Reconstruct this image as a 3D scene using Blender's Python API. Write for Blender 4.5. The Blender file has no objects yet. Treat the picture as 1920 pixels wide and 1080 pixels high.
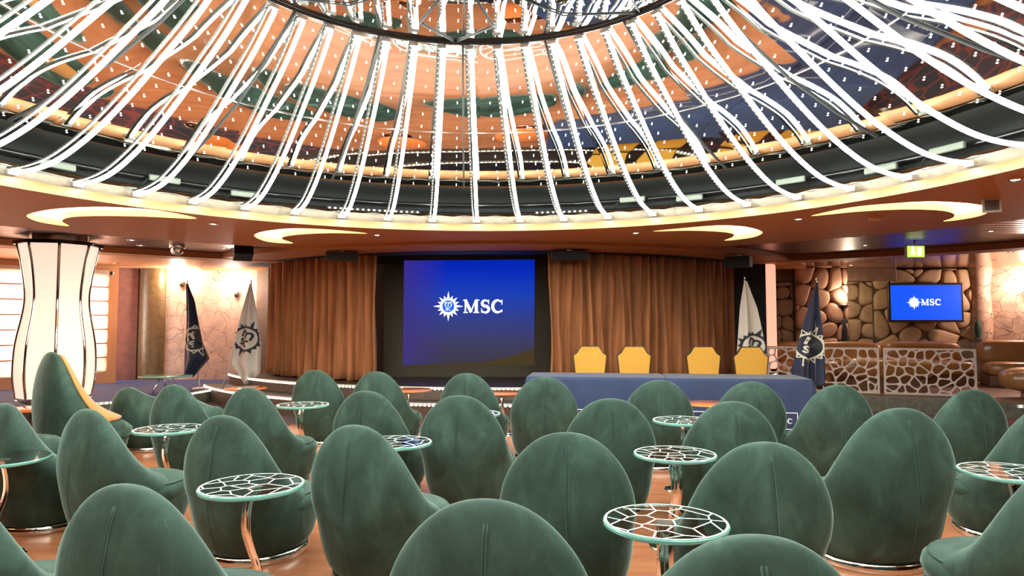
import bpy, bmesh, math, random
from mathutils import Vector, Matrix
from mathutils.geometry import tessellate_polygon
R = math.radians
PI = math.pi
random.seed(7)
scene = bpy.context.scene
COL = scene.collection

# ------------------------------------------------------------ camera, world, exposure
cd = bpy.data.cameras.new('camera')
cam = bpy.data.objects.new('camera', cd)
COL.objects.link(cam)
cam.location = (0, 0, 1.52)
cam.rotation_euler = (R(90 + 2.98), 0, 0)
cd.sensor_width = 36
cd.lens = 36 * 1250 / 1920
cd.clip_start = 0.05
scene.camera = cam
w = bpy.data.worlds.new('world')
scene.world = w
w.use_nodes = True
w.node_tree.nodes['Background'].inputs[0].default_value = (1.0, 0.93, 0.86, 1)
w.node_tree.nodes['Background'].inputs[1].default_value = 0.25
scene.view_settings.view_transform = 'Standard'
scene.view_settings.look = 'None'
scene.view_settings.exposure = 0.45
scene.view_settings.gamma = 1.0
scene.view_settings.use_curve_mapping = False
scene.cycles.max_bounces = 7
scene.cycles.diffuse_bounces = 3
scene.cycles.glossy_bounces = 4
scene.cycles.transmission_bounces = 6
scene.cycles.transparent_max_bounces = 8
scene.cycles.caustics_reflective = False
scene.cycles.caustics_refractive = False
scene.cycles.sample_clamp_indirect = 6.0

TUBE_STRENGTH = 34.0
COVE_STRENGTH = 5.0
DC = (-0.35, 4.39)        # centre of the dome
SC = (-0.2, 17.1)         # centre of the stage arcs


def lamp(name, kind, loc, energy, color=(1, 1, 1), size=0.1, rot=(0, 0, 0), spot=None, blend=0.6, parent=None):
    ld = bpy.data.lights.new(name, kind)
    ld.energy = energy
    ld.color = color
    if kind == 'AREA':
        ld.shape = 'RECTANGLE'
        ld.size, ld.size_y = size if isinstance(size, tuple) else (size, size)
    else:
        ld.shadow_soft_size = size
    if spot:
        ld.spot_size = R(spot)
        ld.spot_blend = blend
    o = bpy.data.objects.new(name, ld)
    COL.objects.link(o)
    o.location = loc
    o.rotation_euler = rot
    if parent:
        o.parent = parent
    return o


# daylight behind the roman blinds on the left side (the blinds are translucent)
def daylight(p0, p1, z0, z1, energy):
    a = Vector((p0[0], p0[1], 0)); b = Vector((p1[0], p1[1], 0))
    mid = (a + b) / 2
    t = (b - a).normalized()
    n = Vector((t.y, -t.x, 0))       # into the room
    pos = mid - n * 0.55
    lamp('daylight', 'AREA', (pos.x, pos.y, (z0 + z1) / 2), energy, (1.0, 0.97, 0.95),
         ((b - a).length * 0.9, z1 - z0), (R(90), 0, math.atan2(-n.x, n.y)))


# ------------------------------------------------------------ materials
def new_mat(name):
    m = bpy.data.materials.new(name)
    m.use_nodes = True
    return m, m.node_tree.nodes, m.node_tree.links, m.node_tree.nodes['Principled BSDF']


def mat(name, col, rough=0.5, metal=0.0, spec=0.5, coat=0.0, trans=0.0, sheen=0.0, bump=0.0, bscale=60, var=0.0, vscale=6, ior=None):
    m, N, L, B = new_mat(name)
    B.inputs['Base Color'].default_value = (*col, 1)
    B.inputs['Roughness'].default_value = rough
    B.inputs['Metallic'].default_value = metal
    B.inputs['Specular IOR Level'].default_value = spec
    B.inputs['Coat Weight'].default_value = coat
    B.inputs['Transmission Weight'].default_value = trans
    B.inputs['Sheen Weight'].default_value = sheen
    if ior:
        B.inputs['IOR'].default_value = ior
    tc = N.new('ShaderNodeTexCoord')
    if var:
        n = N.new('ShaderNodeTexNoise'); n.inputs['Scale'].default_value = vscale; n.inputs['Detail'].default_value = 5
        L.new(tc.outputs['Object'], n.inputs['Vector'])
        r = N.new('ShaderNodeValToRGB')
        r.color_ramp.elements[0].position = 0.32; r.color_ramp.elements[1].position = 0.68
        r.color_ramp.elements[0].color = (*[c * (1 - var) for c in col], 1)
        r.color_ramp.elements[1].color = (*[min(1, c * (1 + var)) for c in col], 1)
        L.new(n.outputs['Fac'], r.inputs['Fac']); L.new(r.outputs['Color'], B.inputs['Base Color'])
    if bump:
        n2 = N.new('ShaderNodeTexNoise'); n2.inputs['Scale'].default_value = bscale
        L.new(tc.outputs['Object'], n2.inputs['Vector'])
        b = N.new('ShaderNodeBump'); b.inputs['Strength'].default_value = bump; b.inputs['Distance'].default_value = 0.01
        L.new(n2.outputs['Fac'], b.inputs['Height']); L.new(b.outputs['Normal'], B.inputs['Normal'])
    return m


def emis(name, col, strength, sample=True):
    m, N, L, B = new_mat(name)
    B.inputs['Base Color'].default_value = (*[min(c, .8) for c in col], 1)
    B.inputs['Emission Color'].default_value = (*col, 1)
    B.inputs['Emission Strength'].default_value = strength
    if not sample:
        m.cycles.emission_sampling = 'NONE'
    return m


def crackle(name, base, line, scale, width=0.02, rough=0.6, var=0.15, warp=0.3, bump=0.2):
    m, N, L, B = new_mat(name)
    B.inputs['Roughness'].default_value = rough
    tc = N.new('ShaderNodeTexCoord')
    nz = N.new('ShaderNodeTexNoise'); nz.inputs['Scale'].default_value = 2.5
    L.new(tc.outputs['Object'], nz.inputs['Vector'])
    mx = N.new('ShaderNodeMixRGB'); mx.blend_type = 'ADD'; mx.inputs['Fac'].default_value = warp
    L.new(tc.outputs['Object'], mx.inputs[1]); L.new(nz.outputs['Color'], mx.inputs[2])
    v = N.new('ShaderNodeTexVoronoi'); v.feature = 'DISTANCE_TO_EDGE'; v.inputs['Scale'].default_value = scale
    L.new(mx.outputs['Color'], v.inputs['Vector'])
    r = N.new('ShaderNodeValToRGB')
    r.color_ramp.elements[0].position = width; r.color_ramp.elements[1].position = width * 2
    r.color_ramp.elements[0].color = (*line, 1); r.color_ramp.elements[1].color = (1, 1, 1, 1)
    L.new(v.outputs['Distance'], r.inputs['Fac'])
    n = N.new('ShaderNodeTexNoise'); n.inputs['Scale'].default_value = 5; n.inputs['Detail'].default_value = 8
    L.new(tc.outputs['Object'], n.inputs['Vector'])
    r2 = N.new('ShaderNodeValToRGB')
    r2.color_ramp.elements[0].position = 0.3; r2.color_ramp.elements[1].position = 0.7
    r2.color_ramp.elements[0].color = (*[c * (1 - var) for c in base], 1)
    r2.color_ramp.elements[1].color = (*[min(1, c * (1 + var)) for c in base], 1)
    L.new(n.outputs['Fac'], r2.inputs['Fac'])
    mm = N.new('ShaderNodeMixRGB'); mm.inputs[1].default_value = (*line, 1)
    g = N.new('ShaderNodeMapRange'); g.inputs['From Min'].default_value = width; g.inputs['From Max'].default_value = width * 2
    L.new(v.outputs['Distance'], g.inputs['Value']); L.new(g.outputs['Result'], mm.inputs['Fac'])
    L.new(r2.outputs['Color'], mm.inputs[2]); L.new(mm.outputs['Color'], B.inputs['Base Color'])
    b = N.new('ShaderNodeBump'); b.inputs['Strength'].default_value = bump; b.inputs['Distance'].default_value = 0.02
    L.new(n.outputs['Fac'], b.inputs['Height']); L.new(b.outputs['Normal'], B.inputs['Normal'])
    return m


def velvet_mat():
    m, N, L, B = new_mat('green_velvet')
    B.inputs['Roughness'].default_value = 0.75
    B.inputs['Specular IOR Level'].default_value = 0.25
    B.inputs['Sheen Weight'].default_value = 0.6
    B.inputs['Sheen Roughness'].default_value = 0.28
    B.inputs['Sheen Tint'].default_value = (0.60, 0.88, 0.78, 1)
    tc = N.new('ShaderNodeTexCoord')
    oi = N.new('ShaderNodeObjectInfo')
    ad = N.new('ShaderNodeVectorMath'); ad.operation = 'ADD'
    sc = N.new('ShaderNodeVectorMath'); sc.operation = 'SCALE'; sc.inputs['Scale'].default_value = 13
    L.new(oi.outputs['Location'], sc.inputs[0])
    L.new(tc.outputs['Object'], ad.inputs[0]); L.new(sc.outputs['Vector'], ad.inputs[1])
    mp = N.new('ShaderNodeMapping'); mp.inputs['Scale'].default_value = (1, 1, 0.6)
    L.new(ad.outputs['Vector'], mp.inputs['Vector'])
    n = N.new('ShaderNodeTexNoise'); n.inputs['Scale'].default_value = 5.5; n.inputs['Detail'].default_value = 7
    n.inputs['Roughness'].default_value = 0.62; n.inputs['Distortion'].default_value = 0.6
    L.new(mp.outputs['Vector'], n.inputs['Vector'])
    r = N.new('ShaderNodeValToRGB')
    e = r.color_ramp.elements
    e[0].position = 0.30; e[0].color = (0.018, 0.036, 0.026, 1)
    e[1].position = 0.74; e[1].color = (0.062, 0.115, 0.088, 1)
    k = e.new(0.52); k.color = (0.032, 0.063, 0.047, 1)
    L.new(n.outputs['Fac'], r.inputs['Fac']); L.new(r.outputs['Color'], B.inputs['Base Color'])
    b = N.new('ShaderNodeBump'); b.inputs['Strength'].default_value = 0.12; b.inputs['Distance'].default_value = 0.02
    L.new(n.outputs['Fac'], b.inputs['Height']); L.new(b.outputs['Normal'], B.inputs['Normal'])
    return m


def floor_mat():
    m, N, L, B = new_mat('lounge_floor')
    tc = N.new('ShaderNodeTexCoord')
    sub = N.new('ShaderNodeVectorMath'); sub.operation = 'SUBTRACT'; sub.inputs[1].default_value = (DC[0], DC[1], 0)
    L.new(tc.outputs['Object'], sub.inputs[0])
    ln = N.new('ShaderNodeVectorMath'); ln.operation = 'LENGTH'
    L.new(sub.outputs['Vector'], ln.inputs[0])
    gt = N.new('ShaderNodeMath'); gt.operation = 'GREATER_THAN'; gt.inputs[1].default_value = 6.3
    L.new(ln.outputs['Value'], gt.inputs[0])
    # polished terracotta boards
    n = N.new('ShaderNodeTexNoise'); n.inputs['Scale'].default_value = 1.6; n.inputs['Detail'].default_value = 6
    mp = N.new('ShaderNodeMapping'); mp.inputs['Scale'].default_value = (1, 6, 1)
    L.new(tc.outputs['Object'], mp.inputs['Vector']); L.new(mp.outputs['Vector'], n.inputs['Vector'])
    r = N.new('ShaderNodeValToRGB')
    r.color_ramp.elements[0].position = 0.3; r.color_ramp.elements[1].position = 0.7
    r.color_ramp.elements[0].color = (0.45, 0.155, 0.07, 1); r.color_ramp.elements[1].color = (0.62, 0.24, 0.11, 1)
    L.new(n.outputs['Fac'], r.inputs['Fac'])
    # dark crackled carpet with red and pink veins
    v = N.new('ShaderNodeTexVoronoi'); v.feature = 'DISTANCE_TO_EDGE'; v.inputs['Scale'].default_value = 4.5
    L.new(tc.outputs['Object'], v.inputs['Vector'])
    g = N.new('ShaderNodeMapRange'); g.inputs['From Min'].default_value = 0.03; g.inputs['From Max'].default_value = 0.06
    L.new(v.outputs['Distance'], g.inputs['Value'])
    n2 = N.new('ShaderNodeTexNoise'); n2.inputs['Scale'].default_value = 0.9
    L.new(tc.outputs['Object'], n2.inputs['Vector'])
    r3 = N.new('ShaderNodeValToRGB')
    e = r3.color_ramp.elements
    e[0].position = 0.40; e[0].color = (0.045, 0.045, 0.06, 1)
    e[1].position = 0.62; e[1].color = (0.09, 0.045, 0.06, 1)
    L.new(n2.outputs['Fac'], r3.inputs['Fac'])
    mc = N.new('ShaderNodeMixRGB'); mc.inputs[1].default_value = (0.26, 0.06, 0.05, 1)
    L.new(g.outputs['Result'], mc.inputs['Fac']); L.new(r3.outputs['Color'], mc.inputs[2])
    mx = N.new('ShaderNodeMixRGB')
    L.new(gt.outputs['Value'], mx.inputs['Fac']); L.new(r.outputs['Color'], mx.inputs[1]); L.new(mc.outputs['Color'], mx.inputs[2])
    L.new(mx.outputs['Color'], B.inputs['Base Color'])
    rr = N.new('ShaderNodeMapRange'); rr.inputs['To Min'].default_value = 0.22; rr.inputs['To Max'].default_value = 0.9
    L.new(gt.outputs['Value'], rr.inputs['Value']); L.new(rr.outputs['Result'], B.inputs['Roughness'])
    return m


def slat_mat():
    m, N, L, B = new_mat('dark_slatted_ceiling')
    B.inputs['Metallic'].default_value = 0.85
    B.inputs['Roughness'].default_value = 0.32
    tc = N.new('ShaderNodeTexCoord')
    wv = N.new('ShaderNodeTexWave'); wv.wave_type = 'BANDS'; wv.bands_direction = 'Y'; wv.inputs['Scale'].default_value = 1.6
    wv.wave_profile = 'SIN'
    L.new(tc.outputs['Object'], wv.inputs['Vector'])
    r = N.new('ShaderNodeValToRGB')
    r.color_ramp.elements[0].position = 0.02; r.color_ramp.elements[1].position = 0.12
    r.color_ramp.elements[0].color = (0.02, 0.012, 0.01, 1); r.color_ramp.elements[1].color = (0.17, 0.10, 0.085, 1)
    L.new(wv.outputs['Fac'], r.inputs['Fac']); L.new(r.outputs['Color'], B.inputs['Base Color'])
    b = N.new('ShaderNodeBump'); b.inputs['Strength'].default_value = 0.35; b.inputs['Distance'].default_value = 0.02
    L.new(wv.outputs['Fac'], b.inputs['Height']); L.new(b.outputs['Normal'], B.inputs['Normal'])
    return m


def curtain_mat(name='velvet_curtain', c0=(0.25, 0.082, 0.026), c1=(0.44, 0.16, 0.055)):
    m, N, L, B = new_mat(name)
    B.inputs['Roughness'].default_value = 0.8
    B.inputs['Sheen Weight'].default_value = 0.3
    B.inputs['Sheen Tint'].default_value = (1, 0.6, 0.3, 1)
    tc = N.new('ShaderNodeTexCoord')
    n = N.new('ShaderNodeTexNoise'); n.inputs['Scale'].default_value = 3; n.inputs['Detail'].default_value = 6
    mp = N.new('ShaderNodeMapping'); mp.inputs['Scale'].default_value = (3, 3, 0.3)
    L.new(tc.outputs['Object'], mp.inputs['Vector']); L.new(mp.outputs['Vector'], n.inputs['Vector'])
    r = N.new('ShaderNodeValToRGB')
    r.color_ramp.elements[0].color = (*c0, 1); r.color_ramp.elements[1].color = (*c1, 1)
    r.color_ramp.elements[0].position = 0.35; r.color_ramp.elements[1].position = 0.65
    L.new(n.outputs['Fac'], r.inputs['Fac']); L.new(r.outputs['Color'], B.inputs['Base Color'])
    return m


def screen_mat():
    """The picture being shown: royal blue melting to a dusky grey, with a brown hill at the bottom."""
    m, N, L, B = new_mat('screen_picture')
    tc = N.new('ShaderNodeTexCoord')
    sp = N.new('ShaderNodeSeparateXYZ'); L.new(tc.outputs['Object'], sp.inputs[0])
    # object space: x -1.31..1.31, z 0..2.05
    r = N.new('ShaderNodeValToRGB')
    e = r.color_ramp.elements
    e[0].position = 0.0; e[0].color = (0.030, 0.026, 0.035, 1)
    e[1].position = 1.0; e[1].color = (0.000, 0.020, 0.50, 1)
    for p, c in ((0.18, (0.033, 0.030, 0.075)), (0.40, (0.022, 0.034, 0.17)), (0.66, (0.006, 0.035, 0.34)), (0.85, (0.001, 0.018, 0.36))):
        k = e.new(p); k.color = (*c, 1)
    e[-1].color = (0.0, 0.012, 0.30, 1)
    mr = N.new('ShaderNodeMapRange'); mr.inputs['From Max'].default_value = 2.05
    L.new(sp.outputs['Z'], mr.inputs['Value']); L.new(mr.outputs['Result'], r.inputs['Fac'])
    # left vignette of the picture
    mr2 = N.new('ShaderNodeMapRange'); mr2.inputs['From Min'].default_value = -1.4; mr2.inputs['From Max'].default_value = -0.4
    L.new(sp.outputs['X'], mr2.inputs['Value'])
    mx = N.new('ShaderNodeMixRGB'); mx.inputs[1].default_value = (0.035, 0.02, 0.16, 1)
    L.new(mr2.outputs['Result'], mx.inputs['Fac']); L.new(r.outputs['Color'], mx.inputs[2])
    # hill curve
    ma = N.new('ShaderNodeMath'); ma.operation = 'MULTIPLY'
    L.new(sp.outputs['X'], ma.inputs[0]); L.new(sp.outputs['X'], ma.inputs[1])
    mb = N.new('ShaderNodeMath'); mb.operation = 'MULTIPLY'; mb.inputs[1].default_value = 0.16
    L.new(ma.outputs[0], mb.inputs[0])
    mg = N.new('ShaderNodeMath'); mg.operation = 'MULTIPLY_ADD'; mg.inputs[1].default_value = 0.03; mg.inputs[2].default_value = 0.04
    L.new(sp.outputs['X'], mg.inputs[0])
    sg = N.new('ShaderNodeMath'); sg.operation = 'GREATER_THAN'; sg.inputs[1].default_value = 0.0
    L.new(sp.outputs['X'], sg.inputs[0])
    mbb = N.new('ShaderNodeMath'); mbb.operation = 'MULTIPLY'
    L.new(mb.outputs[0], mbb.inputs[0]); L.new(sg.outputs[0], mbb.inputs[1])
    ms = N.new('ShaderNodeMath'); ms.operation = 'ADD'
    L.new(mbb.outputs[0], ms.inputs[0]); L.new(mg.outputs[0], ms.inputs[1])
    lt = N.new('ShaderNodeMath'); lt.operation = 'LESS_THAN'
    L.new(sp.outputs['Z'], lt.inputs[0]); L.new(ms.outputs[0], lt.inputs[1])
    m3 = N.new('ShaderNodeMixRGB'); m3.inputs[2].default_value = (0.045, 0.030, 0.010, 1)
    L.new(lt.outputs[0], m3.inputs['Fac']); L.new(mx.outputs['Color'], m3.inputs[1])
    B.inputs['Base Color'].default_value = (0.01, 0.01, 0.01, 1)
    B.inputs['Roughness'].default_value = 0.9
    B.inputs['Specular IOR Level'].default_value = 0.05
    L.new(m3.outputs['Color'], B.inputs['Emission Color'])
    B.inputs['Emission Strength'].default_value = 1.0
    return m


def blind_mat():
    m, N, L, B = new_mat('translucent_blind')
    N.remove(B)
    d = N.new('ShaderNodeBsdfDiffuse'); d.inputs['Color'].default_value = (0.75, 0.30, 0.14, 1)
    t = N.new('ShaderNodeBsdfTranslucent'); t.inputs['Color'].default_value = (0.95, 0.60, 0.42, 1)
    mx = N.new('ShaderNodeMixShader'); mx.inputs['Fac'].default_value = 0.6
    L.new(d.outputs[0], mx.inputs[1]); L.new(t.outputs[0], mx.inputs[2])
    L.new(mx.outputs[0], N['Material Output'].inputs['Surface'])
    return m


M = dict(
    rail=mat('dark_rail', (0.10, 0.10, 0.09), 0.35, 0.8),
    rail_led=emis('lit_rail_dot', (0.97, 1.0, 0.93), 1.6, False),
    velvet=velvet_mat(),
    piping=mat('dark_green_piping', (0.025, 0.055, 0.042), 0.8),
    ochre=mat('ochre_fabric', (0.52, 0.23, 0.05), 0.8, var=0.15, bump=0.2, bscale=90, sheen=0.3),
    chrome=mat('polished_chrome', (0.85, 0.83, 0.80), 0.07, 1.0),
    steel=mat('brushed_steel', (0.55, 0.53, 0.5), 0.3, 1.0),
    floor=floor_mat(),
    orange_ceiling=mat('orange_ceiling_paint', (0.50, 0.20, 0.075), 0.62, spec=0.3),
    lip=mat('amber_lip_paint', (0.46, 0.20, 0.08), 0.6),
    peach_ceiling=mat('peach_ceiling_paint', (0.66, 0.33, 0.16), 0.45),
    copper_ceiling=mat('glossy_copper_ceiling', (0.42, 0.20, 0.11), 0.16, 0.6),
    slat=slat_mat(),
    mirror=mat('tinted_mirror', (0.80, 0.79, 0.77), 0.025, 1.0, bump=0.015, bscale=3),
    foil=mat('crumpled_foil', (0.55, 0.58, 0.52), 0.25, 0.6, bump=1.0, bscale=14),
    black=mat('matte_black', (0.008, 0.008, 0.008), 0.7),
    gloss_black=mat('gloss_black', (0.01, 0.01, 0.01), 0.12),
    dark_void=mat('black_painted_void', (0.005, 0.006, 0.005), 0.6),
    tube=emis('lit_neon_tube', (0.93, 1.0, 0.93), TUBE_STRENGTH),
    led=emis('lit_led_dot', (0.97, 1.0, 0.93), 3.5, False),
    stepled=emis('lit_step_led', (1.0, 0.93, 0.76), 3.5, False),
    cove=emis('lit_cove', (1.0, 0.74, 0.40), COVE_STRENGTH),
    covewall=mat('cove_side', (0.9, 0.70, 0.42), 0.6),
    downlight=emis('lit_downlight', (1.0, 0.93, 0.8), 14.0, False),
    column=emis('lit_column_glass', (1.0, 0.68, 0.54), 0.74),
    curtain=curtain_mat(),
    screen=screen_mat(),
    white_img=emis('white_picture_mark', (0.9, 0.95, 1.0), 1.1, False),
    blue_img=emis('blue_picture', (0.0, 0.06, 0.72), 1.0, False),
    brown_wall=mat('brown_wall_covering', (0.13, 0.085, 0.06), 0.75, var=0.2, vscale=14, bump=0.2),
    gold_wall=mat('gold_pillar_covering', (0.17, 0.105, 0.045), 0.4, 0.15, var=0.2, vscale=10),
    plum_wall=mat('plum_wall_panel', (0.24, 0.12, 0.11), 0.6, var=0.15, vscale=8),
    back_screen=mat('dark_screen_surround', (0.045, 0.028, 0.012), 0.7),
    crack_wall=crackle('cracked_plaster', (0.60, 0.41, 0.31), (0.12, 0.06, 0.04), 3.4, 0.006, 0.6, 0.2),
    cave_wall=crackle('cave_plaster', (0.52, 0.33, 0.23), (0.09, 0.045, 0.03), 3.6, 0.008, 0.55, 0.3),
    stone=mat('tan_boulder', (0.50, 0.31, 0.17), 0.6, var=0.22, vscale=3, bump=0.25, bscale=9),
    stone_pink_lit=mat('pink_lit_boulder', (0.56, 0.29, 0.18), 0.6, var=0.2, vscale=3, bump=0.25, bscale=9),  # boulder stone with the pier's pinkish lighting put into its colour
    mortar=mat('dark_mortar', (0.11, 0.065, 0.035), 0.9),
    leather=mat('tan_leather', (0.36, 0.165, 0.055), 0.33, var=0.15, vscale=2, coat=0.25),
    blue_carpet=mat('blue_carpet', (0.045, 0.075, 0.20), 0.9, var=0.15, vscale=30),
    stage_top=mat('stage_top_black', (0.03, 0.02, 0.016), 0.45),
    stage_side=mat('brown_step_face', (0.10, 0.065, 0.045), 0.6, var=0.2, vscale=30),
    nosing=mat('pale_step_nosing', (0.75, 0.70, 0.62), 0.3, 0.3),
    cloth=mat('navy_tablecloth', (0.015, 0.030, 0.088), 0.75, var=0.1, vscale=3, sheen=0.2),
    cloth_white=mat('white_print', (0.75, 0.77, 0.82), 0.7),
    yellow=mat('yellow_fabric', (0.66, 0.34, 0.045), 0.75, var=0.06, vscale=40, bump=0.15, bscale=150),
    bronze=mat('dark_bronze_frame', (0.09, 0.065, 0.04), 0.35, 0.6),
    flag_navy=mat('navy_flag_cloth', (0.006, 0.009, 0.038), 0.7, sheen=0.2),
    flag_white=mat('white_flag_cloth', (0.66, 0.58, 0.52), 0.7, sheen=0.2),
    mark_white=mat('flag_mark_white', (0.62, 0.56, 0.46), 0.7),
    mark_black=mat('flag_mark_black', (0.02, 0.022, 0.03), 0.7),
    orange_top=mat('orange_lacquer', (0.80, 0.22, 0.06), 0.12, coat=0.6),
    blind=blind_mat(),
    blind_seam=mat('rust_seam', (0.55, 0.13, 0.06), 0.7),
    lattice=mat('pale_pink_lattice', (0.72, 0.56, 0.50), 0.45),
    riser=mat('grey_green_stone_riser', (0.13, 0.12, 0.09), 0.5, var=0.3, vscale=12),
    platform=mat('brown_stone_platform', (0.20, 0.11, 0.07), 0.4, var=0.2, vscale=5),
    etched=mat('etched_white', (0.85, 0.93, 0.90), 0.5),
    glass=mat('clear_table_glass', (0.94, 0.99, 0.97), 0.0, trans=1.0, ior=1.18),
    glass_edge=mat('green_glass_edge', (0.35, 0.85, 0.72), 0.08, trans=0.55, ior=1.45),
    pink_light=emis('lit_pink_strip', (1.0, 0.36, 0.24), 1.0),
    sconce=emis('lit_sconce', (1.0, 0.85, 0.68), 12.0),
    speaker=mat('black_speaker', (0.012, 0.012, 0.013), 0.5),
    green_sign=emis('lit_exit_sign', (0.55, 0.85, 0.12), 1.0, False),
    white_plastic=mat('white_plastic', (0.7, 0.66, 0.6), 0.4),
    ballast=mat('pale_ballast', (0.22, 0.24, 0.19), 0.5),
    flame=emis('lit_flame_bulb', (1.0, 0.95, 0.85), 9.0),
)


# ------------------------------------------------------------ mesh helpers
class MB:
    def __init__(self):
        self.v = []; self.f = []; self.m = []; self.s = []

    def add(self, verts, faces, mi=0, smooth=True):
        o = len(self.v)
        self.v += [tuple(p) for p in verts]
        for f in faces:
            self.f.append([i + o for i in f]); self.m.append(mi); self.s.append(smooth)
        return self

    def box(self, c, s, mi=0, rz=0.0):
        cx, cy, cz = c; hx, hy, hz = s[0] / 2, s[1] / 2, s[2] / 2
        ca, sa = math.cos(rz), math.sin(rz)
        vs = []
        for z in (-hz, hz):
            for x, y in ((-hx, -hy), (hx, -hy), (hx, hy), (-hx, hy)):
                vs.append((cx + x * ca - y * sa, cy + x * sa + y * ca, cz + z))
        return self.add(vs, [(3, 2, 1, 0), (4, 5, 6, 7), (0, 1, 5, 4), (1, 2, 6, 5), (2, 3, 7, 6), (3, 0, 4, 7)], mi, False)

    def lathe(self, prof, n=32, c=(0, 0, 0), mi=0, a0=0.0, a1=2 * PI, smooth=True, cap=False):
        full = abs(a1 - a0 - 2 * PI) < 1e-6
        k = n if full else n + 1
        vs = []
        for r, z in prof:
            for i in range(k):
                a = a0 + (a1 - a0) * i / n
                vs.append((c[0] + r * math.cos(a), c[1] + r * math.sin(a), c[2] + z))
        fs = []
        for j in range(len(prof) - 1):
            for i in range(n):
                i2 = (i + 1) % k if full else i + 1
                fs.append((j * k + i, j * k + i2, (j + 1) * k + i2, (j + 1) * k + i))
        self.add(vs, fs, mi, smooth)
        if cap and full:
            o = len(self.v) - len(vs)
            self.f.append([o + i for i in range(k)][::-1]); self.m.append(mi); self.s.append(False)
            self.f.append([o + (len(prof) - 1) * k + i for i in range(k)]); self.m.append(mi); self.s.append(False)
        return self

    def tube(self, pts, r, n=8, mi=0, cap=True):
        pts = [Vector(p) for p in pts]
        rs = r if isinstance(r, (list, tuple)) else [r] * len(pts)
        vs = []; prev = None
        for i, p in enumerate(pts):
            t = (pts[min(i + 1, len(pts) - 1)] - pts[max(i - 1, 0)]).normalized()
            if prev is None:
                u = t.orthogonal().normalized()
            else:
                u = (prev - t * prev.dot(t)).normalized()
            prev = u
            b = t.cross(u)
            for k in range(n):
                a = 2 * PI * k / n
                vs.append(p + (u * math.cos(a) + b * math.sin(a)) * rs[i])
        fs = []
        for i in range(len(pts) - 1):
            for k in range(n):
                k2 = (k + 1) % n
                fs.append((i * n + k, i * n + k2, (i + 1) * n + k2, (i + 1) * n + k))
        if cap:
            fs.append(tuple(range(n))[::-1]); fs.append(tuple((len(pts) - 1) * n + k for k in range(n)))
        return self.add(vs, fs, mi, True)

    def poly(self, pts, fn=None, mi=0, holes=(), flip=False):
        """flat polygon (with holes) of 2-D points, mapped to 3-D by fn"""
        loops = [[Vector((x, y, 0)) for x, y in pts]] + [[Vector((x, y, 0)) for x, y in h] for h in holes]
        tris = tessellate_polygon(loops)
        flat = [p for l in loops for p in l]
        vs = [fn(p.x, p.y) if fn else (p.x, p.y, 0) for p in flat]
        out = []
        for a, b, c in tris:
            A, B_, C_ = flat[a], flat[b], flat[c]
            cr = (B_.x - A.x) * (C_.y - A.y) - (B_.y - A.y) * (C_.x - A.x)
            t = (a, b, c) if (cr > 0) != flip else (a, c, b)
            out.append(t)
        return self.add(vs, out, mi, False)

    def prism(self, pts, z0, z1, holes=(), mi=0, side=None, top=True, bottom=True):
        """vertical prism over a plan outline"""
        if bottom:
            self.poly(pts, lambda x, y: (x, y, z0), mi, holes, True)
        if top:
            self.poly(pts, lambda x, y: (x, y, z1), mi, holes)
        for loop in [pts] + list(holes):
            n = len(loop)
            vs = [(x, y, z0) for x, y in loop] + [(x, y, z1) for x, y in loop]
            self.add(vs, [(i, (i + 1) % n, n + (i + 1) % n, n + i) for i in range(n)], mi if side is None else side, False)
        return self

    def build(self, name, mats, parent=None, smooth=None, bevel=0.0, subsurf=0, recalc=False, loc=None, rot=None):
        me = bpy.data.meshes.new(name)
        me.from_pydata(self.v, [], self.f)
        if not isinstance(mats, (list, tuple)):
            mats = [mats]
        for q in mats:
            me.materials.append(q)
        me.polygons.foreach_set('material_index', self.m)
        me.polygons.foreach_set('use_smooth', [bool(x) if smooth is None else smooth for x in self.s])
        if recalc:
            bm = bmesh.new(); bm.from_mesh(me)
            bmesh.ops.recalc_face_normals(bm, faces=bm.faces)
            bm.to_mesh(me); bm.free()
        me.update()
        o = bpy.data.objects.new(name, me)
        COL.objects.link(o)
        if parent:
            o.parent = parent
        if loc:
            o.location = loc
        if rot:
            o.rotation_euler = rot
        if bevel:
            b = o.modifiers.new('bevel', 'BEVEL'); b.width = bevel; b.segments = 3; b.limit_method = 'ANGLE'
        if subsurf:
            b = o.modifiers.new('sub', 'SUBSURF'); b.levels = subsurf; b.render_levels = subsurf
        return o


def tag(o, label, cat, group=None, kind=None):
    o['label'] = label
    o['category'] = cat
    if group:
        o['group'] = group
    if kind:
        o['kind'] = kind
    return o


def struct(o):
    o['kind'] = 'structure'
    return o


def empty(name, loc, label, cat, rz=0.0, group=None, scale=None):
    o = bpy.data.objects.new(name, None)
    COL.objects.link(o)
    o.location = loc; o.rotation_euler = (0, 0, rz)
    o.empty_display_size = 0.2
    if scale:
        o.scale = scale
    return tag(o, label, cat, group)


def dup(root, loc, rz, label, group=None, scale=None):
    r = root.copy(); COL.objects.link(r)
    r.location = loc; r.rotation_euler = (0, 0, rz)
    r['label'] = label
    if group:
        r['group'] = group
    if scale:
        r.scale = scale
    for ch in list(root.children):
        c = ch.copy(); COL.objects.link(c); c.parent = r
        for g in list(ch.children):
            d = g.copy(); COL.objects.link(d); d.parent = c
    return r


def circle(cx, cy, r, n=96, a0=0.0, a1=2 * PI, rev=False):
    k = n if abs(a1 - a0 - 2 * PI) < 1e-6 else n + 1
    p = [(cx + r * math.cos(a0 + (a1 - a0) * i / n), cy + r * math.sin(a0 + (a1 - a0) * i / n)) for i in range(k)]
    return p[::-1] if rev else p


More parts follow.
